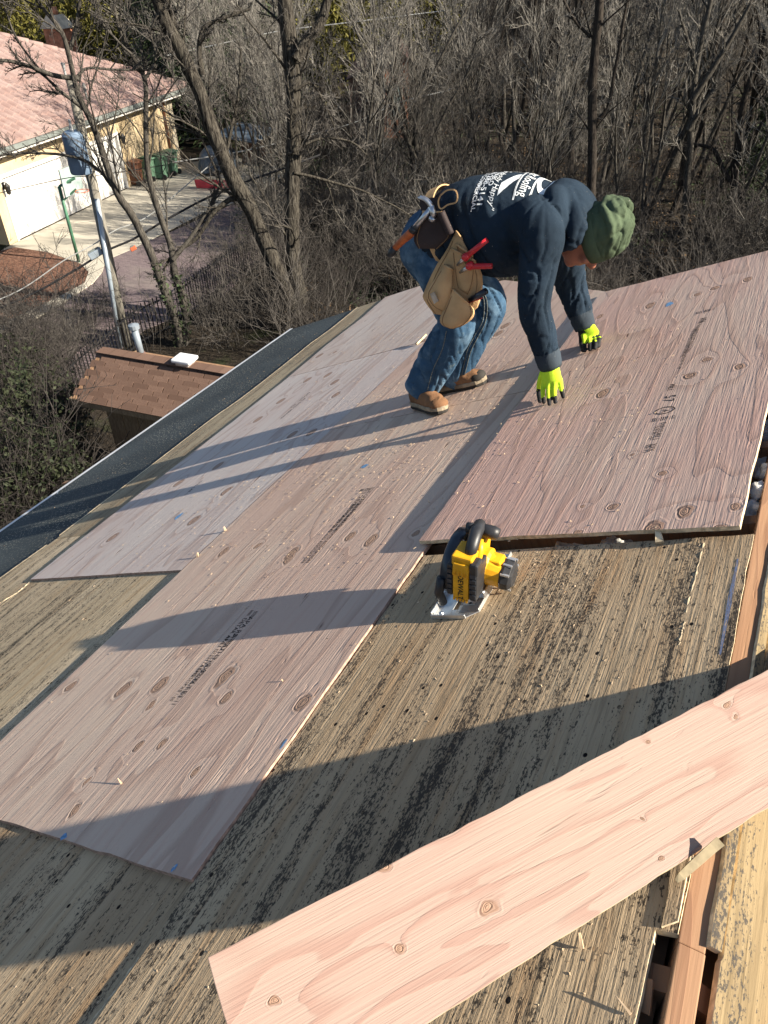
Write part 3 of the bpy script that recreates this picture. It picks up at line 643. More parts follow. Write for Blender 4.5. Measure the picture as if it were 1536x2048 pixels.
def flat(name, pix, dz, m):
    P = [on_z(x, y, GZ + dz) for x, y in pix]; return tag(link(name, mesh(P, [tuple(range(len(P)))], m)), kind='structure')
def pave(name, pts, dz, m, th=0.06):
    me = prism([(p[0], p[1]) for p in pts], GZ - 0.05, GZ + dz, [m, m]); return tag(link(name, me), kind='structure')
Z3 = lambda x, y: on_z(x, y, GZ)
pave('driveway_pavers', [Z3(-330, 900), Z3(60, 655), Z3(190, 560), Z3(215, 512), Z3(330, 470), Z3(480, 402), Z3(560, 440), Z3(520, 520), Z3(440, 600), Z3(290, 660), Z3(60, 850), Z3(-200, 1000)], 0.012, M['pavers'])
pave('driveway', [Z3(-60, 540), Z3(20, 492), Z3(362, 326), Z3(480, 318), Z3(600, 330), Z3(500, 398), Z3(420, 420), Z3(330, 466), Z3(262, 500), Z3(216, 520), Z3(160, 528), Z3(90, 503)], 0.022, M['concrete'])
pave('mulch_bed', [Z3(-160, 560), Z3(-60, 520), Z3(30, 496), Z3(95, 506), Z3(160, 529), Z3(176, 545), Z3(168, 568), Z3(120, 594), Z3(40, 632), Z3(-120, 720)], 0.034, M['mulch'])
pave('footpath', [Z3(162, 530), Z3(212, 519), Z3(205, 545), Z3(186, 568), Z3(120, 612), Z3(20, 668), Z3(-100, 740), Z3(-118, 718), Z3(38, 634), Z3(122, 594), Z3(170, 568), Z3(178, 546)], 0.046, M['concrete'])

# ------------------------------------------------------------------ neighbour's house
wl = Z3(20, 490); wr = Z3(362, 325); wd = (wr - wl) / np.linalg.norm(wr - wl); wn = np.array([wd[1], -wd[0], 0.]); WL = np.linalg.norm(wr - wl)
up = np.array([0, 0, 1.])
HM = frame(wl, wd, -wn, up)                   # x along the front, y inwards, z up
def alongw(px, py): return (on_z(px, py, GZ) - wl) @ wd
def onw(px, py): q = on_plane(px, py, wl, wn) - wl; return q @ wd, q[2]
nh = empty('neighbour_house', tuple(wl), label='cream stucco house with pink clay tile roof and white garage doors', cat='house')
EH = 3.12; D = 13.0
d1 = (0.45, alongw(178, 400)); d2 = (alongw(187, 404), alongw(248, 375)); DH = 2.32
def wallpiece(x0, x1, z0, z1, name='wall', m='stucco', y0=0.0, y1=0.28):
    return MB().box(x0, x1, y0, y1, z0, z1).build(name, M[m], nh, HM)
wallpiece(0, d1[0], 0, DH); wallpiece(d1[1], d2[0], 0, DH); wallpiece(d2[1], WL, 0, DH); wallpiece(0, WL, DH, EH + .1)
MB().box(WL - 0.28, WL, 0.28, D, 0, EH + .1).build('wall', M['stucco'], nh, HM)
MB().box(0, 0.28, 0.28, D, 0, EH + .1).build('wall', M['stucco'], nh, HM)
MB().box(0.28, WL - .28, D - .28, D, 0, EH + .1).build('wall', M['stucco'], nh, HM)
for a, b in (d1, d2):
    f = MB().box(a, a + .1, -.03, .12, 0, DH).box(b - .1, b, -.03, .12, 0, DH).box(a + .1, b - .1, -.03, .12, DH - .12, DH).build('door_frame', M['white_paint'], nh, HM)
    dr = MB(); n = 4; hh = (DH - .12) / n; w = b - a - .2; cols = 8 if w > 4 else 4
    dr.box(a + .1, b - .1, .10, .14, 0, DH - .12)
    for r_ in range(n):
        for c_ in range(cols):
            x0 = a + .1 + w * c_ / cols; dr.box(x0 + .06, x0 + w / cols - .06, .086, .10, r_ * hh + .07, (r_ + 1) * hh - .07)
        dr.box(a + .1, b - .1, .094, .10, r_ * hh + .01, r_ * hh + .035)
    dr.build('garage_door', M['white_paint'], nh, HM)
for i in range(9):                            # corner stones
    L = .42 if i % 2 else .28
    MB().box(WL - L, WL + .02, -.025, .25, .02 + i * .345, .02 + i * .345 + .325).build('quoin', M['stone_pale'], nh, HM, bevel=.02)
# gutter, fascia, eave
MB().box(-.5, WL + .5, -.52, -.02, EH + .02, EH + .06).box(-.5, WL + .5, -.56, -.522, EH - .12, EH + .17).build('fascia', M['white_paint'], nh, HM)
gt = MB().box(-.5, WL + .55, -.70, -.566, EH + .02, EH + .17); gt.build('gutter', M['trim_grey'], nh, HM)
x0, z0 = onw(320, 196); x1, z1 = onw(337, 300)
MB().tube([(x0, -.55, EH + .06), (x0, -.30, EH - .14), (x0, -.09, EH - .32), (x0 + .02, -.08, .1)], .055, 8).build('downspout', M['bin_brown'], nh, HM, smooth=True)
for px, py in ((238, 276), (6, 376)):
    x0, z0 = onw(px, py); z0 = min(z0, 2.3)
    L = MB().box(x0 - .06, x0 + .06, -.05, 0, z0 - .05, z0 + .2); L.tube([(x0, -.05, z0 + .15), (x0, -.16, z0 + .22), (x0, -.2, z0 + .16)], .015, 6)
    lo = L.build('coach_lamp', M['iron'], nh, HM)
    MB().tube([(x0, -.2, z0 - .22), (x0, -.2, z0 - .18), (x0, -.2, z0 + .08), (x0, -.2, z0 + .2)], [.03, .08, .11, .02], 6).build('lantern', M['iron'], lo, HM)
# tiled roof: barrel courses up the slope, hipped at the right
pitch = 0.46; ov = 0.62
def roofz(y): return EH + .20 + (y + ov) * pitch
xr = WL + ov
tl = MB(); rows = 26; run = 0.36; tw = 0.36
for r_ in range(rows):
    y0 = -ov + r_ * run; y1 = y0 + run + .03; xe = xr - (y0 + ov) * 1.0; xb = -ov - 4 + 0
    n = int((xe - xb) / (tw / 6)); X = np.linspace(xe, xb, n)
    hgt = lambda x: .11 * abs(math.sin(math.pi * (x - xb) / tw))
    tl.grid([[(x, y0, roofz(y0) + hgt(x) + .035) for x in X], [(x, y1, roofz(y1) + hgt(x)) for x in X]])
    tl.grid([[(x, y0 + .002, roofz(y0) - .02) for x in X], [(x, y0, roofz(y0) + hgt(x) + .035) for x in X]])
tl.build('roof_tiles', M['clay'], nh, HM)['kind'] = 'stuff'
ye = -ov + rows * run
MB().add([(xr, -ov, roofz(-ov) + .02), (xr - (ye + ov), ye, roofz(ye) + .02), (xr - (ye + ov), ye + 8, roofz(ye) + .02), (xr, D + 2, roofz(-ov) + .02)], [(0, 3, 2, 1)]).build('roof', M['clay'], nh, HM)
MB().box(-ov - 4, WL, 0, D, EH + .06, EH + .1).build('ceiling', M['lumber_dark'], nh, HM)
k = 24
for i in range(k):                            # hip caps
    t0, t1 = i / k, (i + 1.12) / k; a = lambda t: (xr - (ye + ov) * t, -ov + (ye + ov) * t, roofz(-ov + (ye + ov) * t) + .05)
    MB().tube([a(t0), a(t1)], [.15, .115], 8).build('hip_tile', M['clay'], nh, HM, smooth=True)
# chimney behind the hip
cq = on_plane(108, 62, wl - wn * 9.5, wn); cx = (cq - wl) @ wd; cz = cq[2] - GZ
ch = MB().box(cx - .5, cx + .5, 8.6, 9.8, 2, cz + .15).build('chimney', M['brick'], nh, HM)
MB().add([(cx - .62, 8.5, cz + .15), (cx + .62, 8.5, cz + .15), (cx + .62, 9.9, cz + .15), (cx - .62, 9.9, cz + .15), (cx - .36, 8.9, cz + .75), (cx + .36, 8.9, cz + .75), (cx + .36, 9.5, cz + .75), (cx - .36, 9.5, cz + .75)],
         [(0, 1, 5, 4), (1, 2, 6, 5), (2, 3, 7, 6), (3, 0, 4, 7), (4, 5, 6, 7)]).build('chimney_cap', M['stone_pale'], ch, HM)
MB().tube([(cx, 9.2, cz + .75), (cx, 9.2, cz + 1.1)], [.2, .17], 10).build('flue', M['brick'], ch, HM, smooth=True)

# ------------------------------------------------------------------ bins, hoop, plow, tarp by the garage
def bin_(px, py, m, label, h=1.08, rz=0.0):
    p = on_z(px, py, GZ + .02); m4 = Matrix.Translation(Vector(p)) @ Matrix.Rotation(math.atan2(wd[1], wd[0]) + rz, 4, 'Z')
    r = empty('wheeled_bin', label=label, cat='bin', group='bins beside the garage'); r.matrix_basis = m4
    I = Matrix(r.matrix_basis)
    b = MB(); w0, w1, d0, d1_ = .23, .30, .25, .34
    b.add([(-w0, -d0, .06), (w0, -d0, .06), (w0, d0, .06), (-w0, d0, .06), (-w1, -d1_, h - .1), (w1, -d1_, h - .1), (w1, d1_, h - .1), (-w1, d1_, h - .1)], [(3, 2, 1, 0), (0, 1, 5, 4), (1, 2, 6, 5), (2, 3, 7, 6), (3, 0, 4, 7)])
    b.box(-w1 - .02, w1 + .02, -d1_ - .02, d1_ + .02, h - .14, h - .09)
    for o_, m_ in ((b.build('body', M[m], r, bevel=.015), 0),): o_.matrix_parent_inverse = Matrix()
    l = MB(); l.grid([[(x, y, h - .085 + .075 * math.cos(y / d1_ * 1.35) - .02) for x in (-w1 - .03, -w1 * .6, w1 * .6, w1 + .03)] for y in np.linspace(-d1_ - .04, d1_ + .04, 7)]); l.box(-w1, w1, d1_ + .01, d1_ + .07, h - .12, h - .06)
    o_ = l.build('lid', M[m], r); o_.matrix_parent_inverse = Matrix()
    for s in (-1, 1):
        o_ = MB().tube([(s * .20, d0 + .06, .12), (s * .27, d0 + .06, .12)], .12, 12).build('wheel', M['black_plastic'], r); o_.matrix_parent_inverse = Matrix()
    o_ = MB().tube([(-.24, d1_ + .09, h - .1), (.24, d1_ + .09, h - .1)], .02, 8).build('handle', M[m], r); o_.matrix_parent_inverse = Matrix()
    return r
bin_(272, 369, 'bin_brown', 'brown wheeled bin nearest the small garage door', rz=math.pi)
bin_(301, 360, 'bin_green', 'green wheeled bin half hidden by the brown one', rz=math.pi)
bin_(324, 357, 'bin_green', 'green wheeled bin in the middle of the row, fully in the sun', 1.12, rz=math.pi)
bin_(343, 349, 'bin_green', 'green wheeled bin at the stone corner of the house', 1.12, rz=math.pi)
# basketball hoop
hb = on_z(158, 524, GZ + .02); hoop = empty('basketball_hoop', tuple(hb), label='green basketball pole with arm, rim and white net by the driveway', cat='basketball hoop')
H = lambda px, py: on_col(hb, px, py)
top = H(118, 373)
MB().tube([hb, hb * .5 + top * .5, top], .055, 10).build('pole', M['green_paint'], hoop, smooth=True)
MB().tube([top, H(150, 356)], .045, 8).build('arm', M['green_paint'], hoop)
MB().tube([H(126, 402), H(152, 378)], .03, 8).build('brace', M['green_paint'], hoop)
rc = H(164, 382); rim = [rc + np.array([.23 * math.cos(t), .23 * math.sin(t), 0]) for t in np.linspace(0, 2 * math.pi, 25)]
MB().tube(rim, .012, 6, cap=False).build('rim', M['orange_paint'], hoop, smooth=True)
net = MB()
for i in range(12):
    for s in (1, -1):
        pl = []
        for j in range(7):
            t = 2 * math.pi * (i + s * j * .5) / 12; r_ = .23 - .014 * j; pl.append(rc + np.array([r_ * math.cos(t), r_ * math.sin(t), -.07 * j + .0]))
        net.tube(pl, .006, 3, cap=False)
net.build('net', M['net'], hoop)
bbz = np.array([wn[0], wn[1], 0]); 
MB().box(-.5, .5, -.02, .02, -.1, .75).build('backboard', M['glass'], hoop, frame(rc - wn * .32, wd, -wn, up))
# red plow blade with a dark covered machine behind
p = on_z(392, 379, GZ + .02); q = on_z(462, 381, GZ + .02); pl = empty('plow_blade', tuple(p), label='long low red plow blade parked on the driveway', cat='plow')
a_ = (q - p) / np.linalg.norm(q - p); b_n = np.array([-a_[1], a_[0], 0]); PM = frame(p, a_, b_n, up); L = np.linalg.norm(q - p)
MB().grid([[(x, .10 - .12 * math.sin(t), .04 + .42 * t / 1.6) for t in np.linspace(0, 1.6, 7)] for x in (0, L / 2, L)]).build('blade', M['red_paint'], pl, PM)
MB().box(0, L, -.03, .03, .44, .50).build('top_rail', M['stone_pale'], pl, PM)
for x in (.2, L * .5, L - .2): MB().box(x - .03, x + .03, .08, .3, .05, .42).build('rib', M['red_paint'], pl, PM)
p = on_z(440, 345, GZ); tr = empty('covered_machine', tuple(p), label='small machine under a dark blue cover behind the red blade', cat='machine')
r_ = np.random.RandomState(3); TM = Matrix.Translation(Vector(p)) @ Matrix.Rotation(1.2, 4, 'Z')
c_ = MB(); rows = []
for z, s in ((0.15, 1.0), (.5, .97), (.9, .85), (1.15, .6), (1.25, .1)):
    rows.append([((.9 + .08 * r_.rand()) * s * math.cos(t) * (1.15 if abs(math.cos(t)) > .7 else 1), (.6 + .06 * r_.rand()) * s * math.sin(t), z + .05 * r_.rand()) for t in np.linspace(0, 2 * math.pi, 20)[:-1]])
c_.grid(rows, close=True); c_.build('cover', M['tarp'], tr, TM)
for x, y in ((-.6, -.4), (.6, -.4), (-.6, .4), (.6, .4)): MB().tube([(x, y - .06, .2), (x, y + .06, .2)], .2, 12).build('wheel', M['black_plastic'], tr, TM)
# small dark-roofed play house further back
p = on_z(500, 335, GZ); ph = empty('garden_shelter', tuple(p), label='small garden shelter with a slate blue sheet roof beyond the driveway', cat='shelter')
for x, y in ((-.9, -.7), (.9, -.7), (-.9, .7), (.9, .7)): MB().tube([(x, y, 0), (x, y, 1.5)], .05, 8).build('post', M['pole_wood'], ph, Matrix.Translation(Vector(p)))
MB().add([(-1.2, -1, 1.5), (1.2, -1, 1.35), (1.2, 1, 1.6), (-1.2, 1, 1.75), (-1.2, -1, 1.56), (1.2, -1, 1.41), (1.2, 1, 1.66), (-1.2, 1, 1.81)], [(3, 2, 1, 0), (4, 5, 6, 7), (0, 1, 5, 4), (1, 2, 6, 5), (2, 3, 7, 6), (3, 0, 4, 7)]).build('roof', M['tarp'], ph, Matrix.Translation(Vector(p)))
MB().box(-.9, .9, .64, .70, 0, 1.4).build('wall', M['brick_dark'], ph, Matrix.Translation(Vector(p)))

# ------------------------------------------------------------------ utility pole and cables
pb = on_z(253, 690, GZ); up_ = empty('utility_pole', tuple(pb), label='grey wooden utility pole with a blue transformer can and conduit', cat='utility pole')
U = lambda px, py: on_col(pb, px, py)
pt = U(140, 150); MB().tube([pb, pb * .5 + pt * .5, pt], [.135, .125, .11], 14).build('pole', M['pole_wood'], up_, smooth=True)
fw = np.array([CAM[0] - pb[0], CAM[1] - pb[1], 0.]); fw /= np.linalg.norm(fw); sd = np.array([fw[1], -fw[0], 0])
cb, ct = U(240, 690), U(193, 395); MB().tube([cb + fw * .15, ct + fw * .15], .060, 12).build('conduit', M['conduit'], up_, smooth=True)
a, b = U(136, 270) , U(160, 345); cc = (a + b) / 2 + fw * .05; hh = abs(a[2] - b[2]) * .5
cz0, cz1 = U(166, 346)[2], U(148, 262)[2]; cc = U(153, 300); cc = cc - sd * .0
tf = MB().tube([(cc[0], cc[1], cz0), (cc[0], cc[1], cz0 + .04), (cc[0], cc[1], cz1 - .08), (cc[0], cc[1], cz1)], [.25, .265, .265, .20], 20).build('transformer', M['transformer'], up_, smooth=True)
md = tf.modifiers.new('e', 'EDGE_SPLIT')
MB().tube([(cc[0], cc[1], cz1), (cc[0], cc[1], cz1 + .12), (cc[0], cc[1], cz1 + .25)], [.05, .035, .03], 10).build('bushing', M['porcelain'], tf)
MB().box(-.10, .10, -.3, .0, -.04, .04).build('bracket', M['trim_grey'], up_, frame((cc + pb) / 2 * np.array([1, 1, 0]) + np.array([0, 0, (cz0 + cz1) / 2]), sd, fw, up))
c0 = U(172, 190); ins = MB()
ins.tube([c0 + up * .25, c0 + up * .18, c0 + up * .16, c0 + up * .1, c0 + up * .08, c0 - up * .12], [.02, .05, .03, .05, .03, .02], 10).build('insulator', M['porcelain'], up_, smooth=True)
c1 = U(128, 138); MB().tube([c1 + up * .12, c1, c1 - up * .5], [.05, .03, .02], 8).build('cutout_switch', M['porcelain'], up_)
def cable(label, pts, base, r=.016, m='cable', sag=.25):
    P = [on_col(base, x, y) for x, y in pts]; Q = spline(P, 40)
    o = MB().tube(Q, r, 5, cap=False).build('cable', M[m]); return tag(o, label, 'cable', None)
cable('black cable drooping from the utility pole to the lower left', [(-60, 640), (60, 590), (150, 540), (212, 502), (270, 476), (345, 432), (450, 380), (640, 310)], pb, .030)
cable('pale bare cable crossing in front of the mulch bed', [(-60, 622), (40, 580), (126, 522), (185, 490), (232, 460), (300, 430), (420, 330)], pb, .014, 'cable_pale')
b2 = on_z(420, 360, GZ)
cable('white wire running past the back of the big double tree', [(330, 112), (430, 90), (560, 62), (690, 46), (900, 20)], b2, .022, 'cable_pale')
cable('thin pale wire rising to the right beside the big double tree', [(345, 325), (470, 305), (560, 285), (700, 248), (800, 205), (900, 180)], b2, .030, 'cable_pale')
cable('thin dark wire across the garage doors to the left', [(-60, 400), (60, 372), (140, 355), (200, 350), (330, 330)], pb, .010)
# splice boxes on the cable
def splice(px, py, m, label, L=.36, r=.085):
    c = U(px, py); dr_ = (U(px + 20, py - 11) - c); dr_ /= np.linalg.norm(dr_); s_ = np.cross(dr_, up); s_ /= np.linalg.norm(s_); u_ = np.cross(s_, dr_)
    Mx = frame(c - u_ * .10, dr_, s_, u_); e = empty('splice_box', label=label, cat='splice box'); e.matrix_basis = Mx
    b = MB().box(-L / 2, L / 2, -r, r, -r, r); o = b.build('housing', M[m], e, bevel=.02); o.matrix_parent_inverse = Matrix()
    o = MB().box(-L / 2 + .03, L / 2 - .03, -r * .3, r * .3, r, r + .03).build('clamp', M['trim_grey'], e); o.matrix_parent_inverse = Matrix()
splice(186, 500, 'conduit', 'pale blue splice box hanging on the cable left of the pole')
splice(262, 490, 'orange_paint', 'small orange splice box on the cable right of the pole', .16, .05)

# ------------------------------------------------------------------ shed below the eave
R0 = np.array([-11.05, 8.93, -5.0]); sdx = np.array([.9925, .122, 0]); sdy = np.array([.122, -.9925, 0])
SM = frame(R0, sdx, sdy, up)                  # x along the ridge, y towards us, z up
shed = empty('shed', tuple(R0), label='small brown shed with shingle roof and vertical boards below the eave', cat='shed')
sdrop = .46; srun = .98; SLN = 4.6
MB().add([(0, 0, 0), (SLN, 0, 0), (SLN, srun, -sdrop), (0, srun, -sdrop), (SLN, -1.1, -.5), (0, -1.1, -.5)], [(0, 3, 2, 1), (0, 1, 4, 5)]).build('roof_deck', M['lumber_dark'], shed, SM)
rr = 10; sl = math.hypot(srun, sdrop); ang = math.atan2(sdrop, srun)
shm = None
V, F = box(0, .292, 0, sl / rr + .030, 0, .026); me_s = mesh(V, F, M['shingle'])
for r_ in range(rr):
    y = r_ * sl / rr
    for c_ in range(-1, 15):
        x = c_ * .31 + (.155 if r_ % 2 else 0) - .03
        if x < -.08 or x > SLN - .3: continue
        o = link('shingle', me_s, shed, SM @ Matrix.Rotation(-ang, 4, 'X') @ Matrix.Translation((x + random.Random(r_ * 99 + c_).uniform(-.004, .004), y, .006 + .012 * (r_ + 0) * 0.0)) @ Matrix.Rotation(-.20, 4, 'X'))
for c_ in range(16): link('ridge_shingle', mesh(*box(0, .29, -.12, .12, 0, .015), M['shingle']), shed, SM @ Matrix.Translation((c_ * .285, 0, .028)))
MB().box(-.06, SLN, srun - .02, srun + .01, -sdrop - .14, -sdrop - .01).box(-.06, -.03, -1.1, srun, -sdrop - .14, -sdrop + .0).build('fascia', M['siding'], shed, SM)
for i in range(26):
    x = .42 + i * .165
    link('siding_board', mesh(*box(0, .155, 0, .022 + .006 * (i % 2), -2.99, -sdrop - .02), M['siding']), shed, SM @ Matrix.Translation((x, srun - .32, 0)))
    if i < 9: link('siding_board', mesh(*box(0, .022, 0, .155, -2.99, -sdrop - .02), M['siding']), shed, SM @ Matrix.Translation((.40 - .02, srun - .32 - .16 * (i + 1), 0)))
MB().box(.44, SLN, srun - .62, srun - .34, -3.0, -.6).build('wall', M['lumber_dark'], shed, SM)
# box vent on the shed ridge, pipe behind it
q = on_plane(370, 722, R0 + up * .09, up); vm_ = frame(q, sdx, sdy, up)
vt = empty('roof_vent', tuple(q), label='white metal box vent on the shed ridge', cat='roof vent')
MB().box(-.13, .13, -.12, .12, -.06, .0).build('base', M['grey_metal'], vt, vm_, bevel=.01)
MB().box(-.19, .19, -.16, .16, .005, .075).build('cap', M['white_metal'], vt, vm_, bevel=.025)
q = on_plane(281, 702, R0 - sdy * .25, sdy); q2 = on_plane(268, 655, R0 - sdy * .25, sdy)
vp = empty('vent_pipe', tuple(q), label='tall grey vent pipe with a cap behind the shed ridge', cat='vent pipe')
MB().tube([q - up * .2, q2], .065, 12).build('pipe', M['pvc'], vp, smooth=True)
MB().tube([q2 - up * .02, q2 + up * .05, q2 + up * .08], [.10, .10, .02], 12).build('cap', M['pvc'], vp)
MB().tube([q - up * .22, q - up * .02], [.13, .075], 12).build('flashing', M['brick_dark'], vp)

# ------------------------------------------------------------------ iron fence by the drive
fa, fb, fc = on_z(285, 700, GZ), on_z(365, 660, GZ), on_z(455, 585, GZ)
fe = empty('iron_fence', tuple(fa), label='black iron picket fence along the edge of the paved drive', cat='fence')
me_p = mesh(*box(-.012, .012, -.012, .012, 0.0, 1.25), M['iron'])
fz = on_z(540, 520, GZ); fy0 = on_z(120, 860, GZ)
for a, b in ((fy0, fa), (fa, fb), (fb, fc), (fc, fz)):
    L = np.linalg.norm(b - a); dd = (b - a) / L; n = int(L / .14)
    for i in range(n): link('picket', me_p, fe, Matrix.Translation(Vector(a + dd * L * i / n)))
    for z in (.25, 1.1): MB().box(0, L, -.015, .015, z, z + .03).build('rail', M['iron'], fe, frame(a, dd, np.array([-dd[1], dd[0], 0]), up))

# ------------------------------------------------------------------ brick chimney house far in the woods
p = on_z(790, 195, GZ + 2.0); bh = empty('brick_house', tuple(p), label='far orange brick house gable glimpsed through the trees', cat='house')
vd = np.array([p[0] - CAM[0], p[1] - CAM[1], 0.]); vd /= np.linalg.norm(vd); sx = np.array([vd[1], -vd[0], 0]); BMx = frame(p, sx, vd, up)
MB().add([(-.6, 0, -4), (.75, 0, -4), (.75, 0, 1.7), (.15, 0, 2.2), (-.6, 0, 1.5), (-.6, 6, -4), (.75, 6, -4), (.75, 6, 1.7), (.15, 6, 2.2), (-.6, 6, 1.5)], [(0, 1, 2, 3, 4), (9, 8, 7, 6, 5), (1, 6, 7, 2), (5, 0, 4, 9)]).build('wall', M['brick'], bh, BMx)
MB().add([(1.0, -.3, 1.6), (.15, -.3, 2.3), (.15, 6.2, 2.3), (1.0, 6.2, 1.6), (-2.6, -.3, .9), (-2.6, 6.2, .9)], [(0, 1, 2, 3), (1, 4, 5, 2)]).build('roof', M['brick_dark'], bh, BMx)
MB().box(-.2, .3, -.06, -.01, -.9, .6).build('window', M['glass'], bh, BMx)
MB().box(-2.5, -.64, .5, 6, -4, .9).build('wall', M['brick_dark'], bh, BMx)
# ------------------------------------------------------------------ trees
RNG = np.random.RandomState(11)
def unit(v): return v / (np.linalg.norm(v) + 1e-12)
class Tw:
    """many tubes in one numpy mesh"""
    def __init__(s): s.V = []; s.F = []; s.n = 0
    def add(s, P, R, n):
        P = np.asarray(P); k = len(P); T = np.gradient(P, axis=0); T /= np.linalg.norm(T, axis=1, keepdims=True) + 1e-12
        ref = np.array([0.31, 0.17, 0.94]) if abs(T[0, 2]) < 0.85 else np.array([0.9, 0.3, 0.1])
        N = np.cross(T, ref); N /= np.linalg.norm(N, axis=1, keepdims=True) + 1e-12; B = np.cross(T, N)
        a = np.arange(n) * 2 * math.pi / n
        V = P[:, None, :] + np.asarray(R)[:, None, None] * (np.cos(a)[None, :, None] * N[:, None, :] + np.sin(a)[None, :, None] * B[:, None, :])
        i = np.arange(k - 1)[:, None] * n; j = np.arange(n)[None, :]; q = (j + 1) % n
        F = np.stack([i + j, i + q, i + n + q, i + n + j], -1).reshape(-1, 4) + s.n
        s.V.append(V.reshape(-1, 3)); s.F.append(F); s.n += k * n
    def mesh(s, m, smooth=True): return mesh_np(np.concatenate(s.V), np.concatenate(s.F), m, smooth)
def branch(rng, p, d, L, r0, r1, k=5, wob=0.12, lift=0.05):
    P = [p]; st = L / (k - 1)
    for i in range(k - 1):
        d = unit(d + rng.randn(3) * wob + np.array([0, 0, lift])); P.append(P[-1] + d * st)
    return np.array(P), np.linspace(r0, r1, k)
def sprout(rng, P, Rr, n, spread, lenf, L, lo=.25, up_=.25):
    """child starts along a polyline"""
    out = []; k = len(P)
    for _ in range(n):
        t = lo + (1 - lo) * rng.rand(); x = t * (k - 1); i = min(int(x), k - 2); f = x - i
        p = P[i] * (1 - f) + P[i + 1] * f; ax = unit(P[i + 1] - P[i]); r = Rr[i] * (1 - f) + Rr[i + 1] * f
        s = rng.randn(3); s -= ax * (s @ ax); s = unit(s)
        d = unit(ax * math.cos(spread) + s * math.sin(spread) * (0.8 + .4 * rng.rand()) + np.array([0, 0, up_ * rng.rand()]))
        out.append((p, d, L * lenf * (1.15 - .6 * t) * rng.uniform(.6, 1.25), r))
    return out
def fill(rng, limbs, trunk, crown, nums=(6, 6, 4), lens=(.5, .5, .5), rmin=0.0045, spread=.75, lo=.25, sides=(5, 4, 3, 3), lift=.05, kseg=(6, 5, 4, 3)):
    """limbs: (P, R, L) already in trunk; grows three orders of branches"""
    cur = limbs
    for lv, n in enumerate(nums):
        nxt = []
        for P, Rr, L in cur:
            for p, d, l, r in sprout(rng, P, Rr, n, spread, lens[lv], L, lo if lv == 0 else .15):
                r0 = max(rmin, min(r * .6, .018 + .10 * r)); k = kseg[min(lv + 1, 3)]
                Q, S = branch(rng, p, d, l, r0, max(rmin * .6, r0 * .35), k, .14 + .05 * lv, lift)
                (trunk if (lv == 0 and r0 > .02) else crown).add(Q, S, sides[min(lv + 1, 3)]); nxt.append((Q, S, l))
        cur = nxt
def proto(seed, h, r, forks=1, nums=(9, 6, 4), spread=.7, lean=.08, lo=.3):
    rng = np.random.RandomState(seed); tk, cr = Tw(), Tw(); limbs = []
    base = np.zeros(3) - np.array([0, 0, .3])
    for f in range(forks):
        d = unit(np.array([rng.randn() * lean * (1 + forks), rng.randn() * lean * (1 + forks), 1.0]))
        P, R_ = branch(rng, base, d, h * rng.uniform(.8, 1), r, r * .12, 9, .07, .05); R_[0] *= 1.35
        tk.add(P, R_, 7); limbs.append((P, R_, h))
    fill(rng, limbs, tk, cr, nums, (.36, .48, .5), .0062, spread, lo)
    return tk, cr
LB = {}
def place_tree(name, tme, cme, loc, rz, sc, label, group=None, cat='tree'):
    r = empty(name, tuple(loc), label=label, cat=cat, group=group); r.rotation_euler = (0, 0, rz); r.scale = (sc, sc, sc)
    for nm, me in (('trunk', tme), ('crown', cme)):
        if me is None: continue
        o = bpy.data.objects.new(nm, me); COL.objects.link(o); o.parent = r
    return r
PT = []
for i in range(12):
    h = (13, 11, 9, 15, 12, 8, 10, 14, 9, 7, 12, 16)[i]; rad = (.12, .10, .075, .15, .09, .06, .08, .13, .07, .05, .10, .17)[i]
    t, c = proto(100 + i, h, rad, (1, 1, 2, 1, 1, 3, 1, 1, 2, 3, 1, 1)[i], (13, 8, 5) if i % 3 else (16, 8, 4), (.7, .6, .5)[i % 3])
    bm_ = ('bark_grey', 'bark_dark', 'bark_grey')[i % 3]; tm_ = ('twig', 'twig_dark', 'twig_pale')[i % 3]
    PT.append((t.mesh(M[bm_]), c.mesh(M[tm_], False), i % 3))

# -- hand-placed trees of the photograph: limbs follow the picture on an upright plane through the root
def led_tree(label, root_px, z, limbs, nums, barkm, twigm, seed, lens=(.34, .5, .5), depth=.5, spread=.7, extra=None, rmin=.0045, lo=.25):
    rng = np.random.RandomState(seed); base = on_z(*root_px, z); tk, cr = Tw(), Tw(); L_ = []
    vdir = unit(np.array([base[0] - CAM[0], base[1] - CAM[1], 0])); e = empty('bare_tree', tuple(base), label=label, cat='tree')
    for px, r0, r1, dz in limbs:
        P = np.array([on_col(base, x, y) for x, y in px]); t = np.linspace(0, 1, len(P)); P = P + vdir[None, :] * (dz * t)[:, None] * np.linalg.norm(P[-1] - P[0]) * .5
        Q = spline(P, max(8, 4 * len(P))); Q += vnoise(Q * 1.3, seed)[:, None] * .03; R_ = np.linspace(r0, r1, len(Q)) * (1 + .10 * vnoise(Q * 2.1, seed + 3))
        tk.add(Q, R_, 12 if r0 > .12 else 8 if r0 > .05 else 6); L_.append((Q, R_, np.sum(np.linalg.norm(np.diff(Q, axis=0), axis=1))))
    fill(rng, L_, tk, cr, nums, lens, rmin, spread, lo, lift=.03)
    to = link('trunk', tk.mesh(M[barkm]), e); co = link('crown', cr.mesh(M[twigm], False), e)
    if extra: extra(e, L_, rng)
    return e, base
def px_r(base, px): return px / FOC * np.linalg.norm(base - CAM) / 2
b1 = on_z(606, 660, GZ)
R1 = px_r(b1, 49.6)
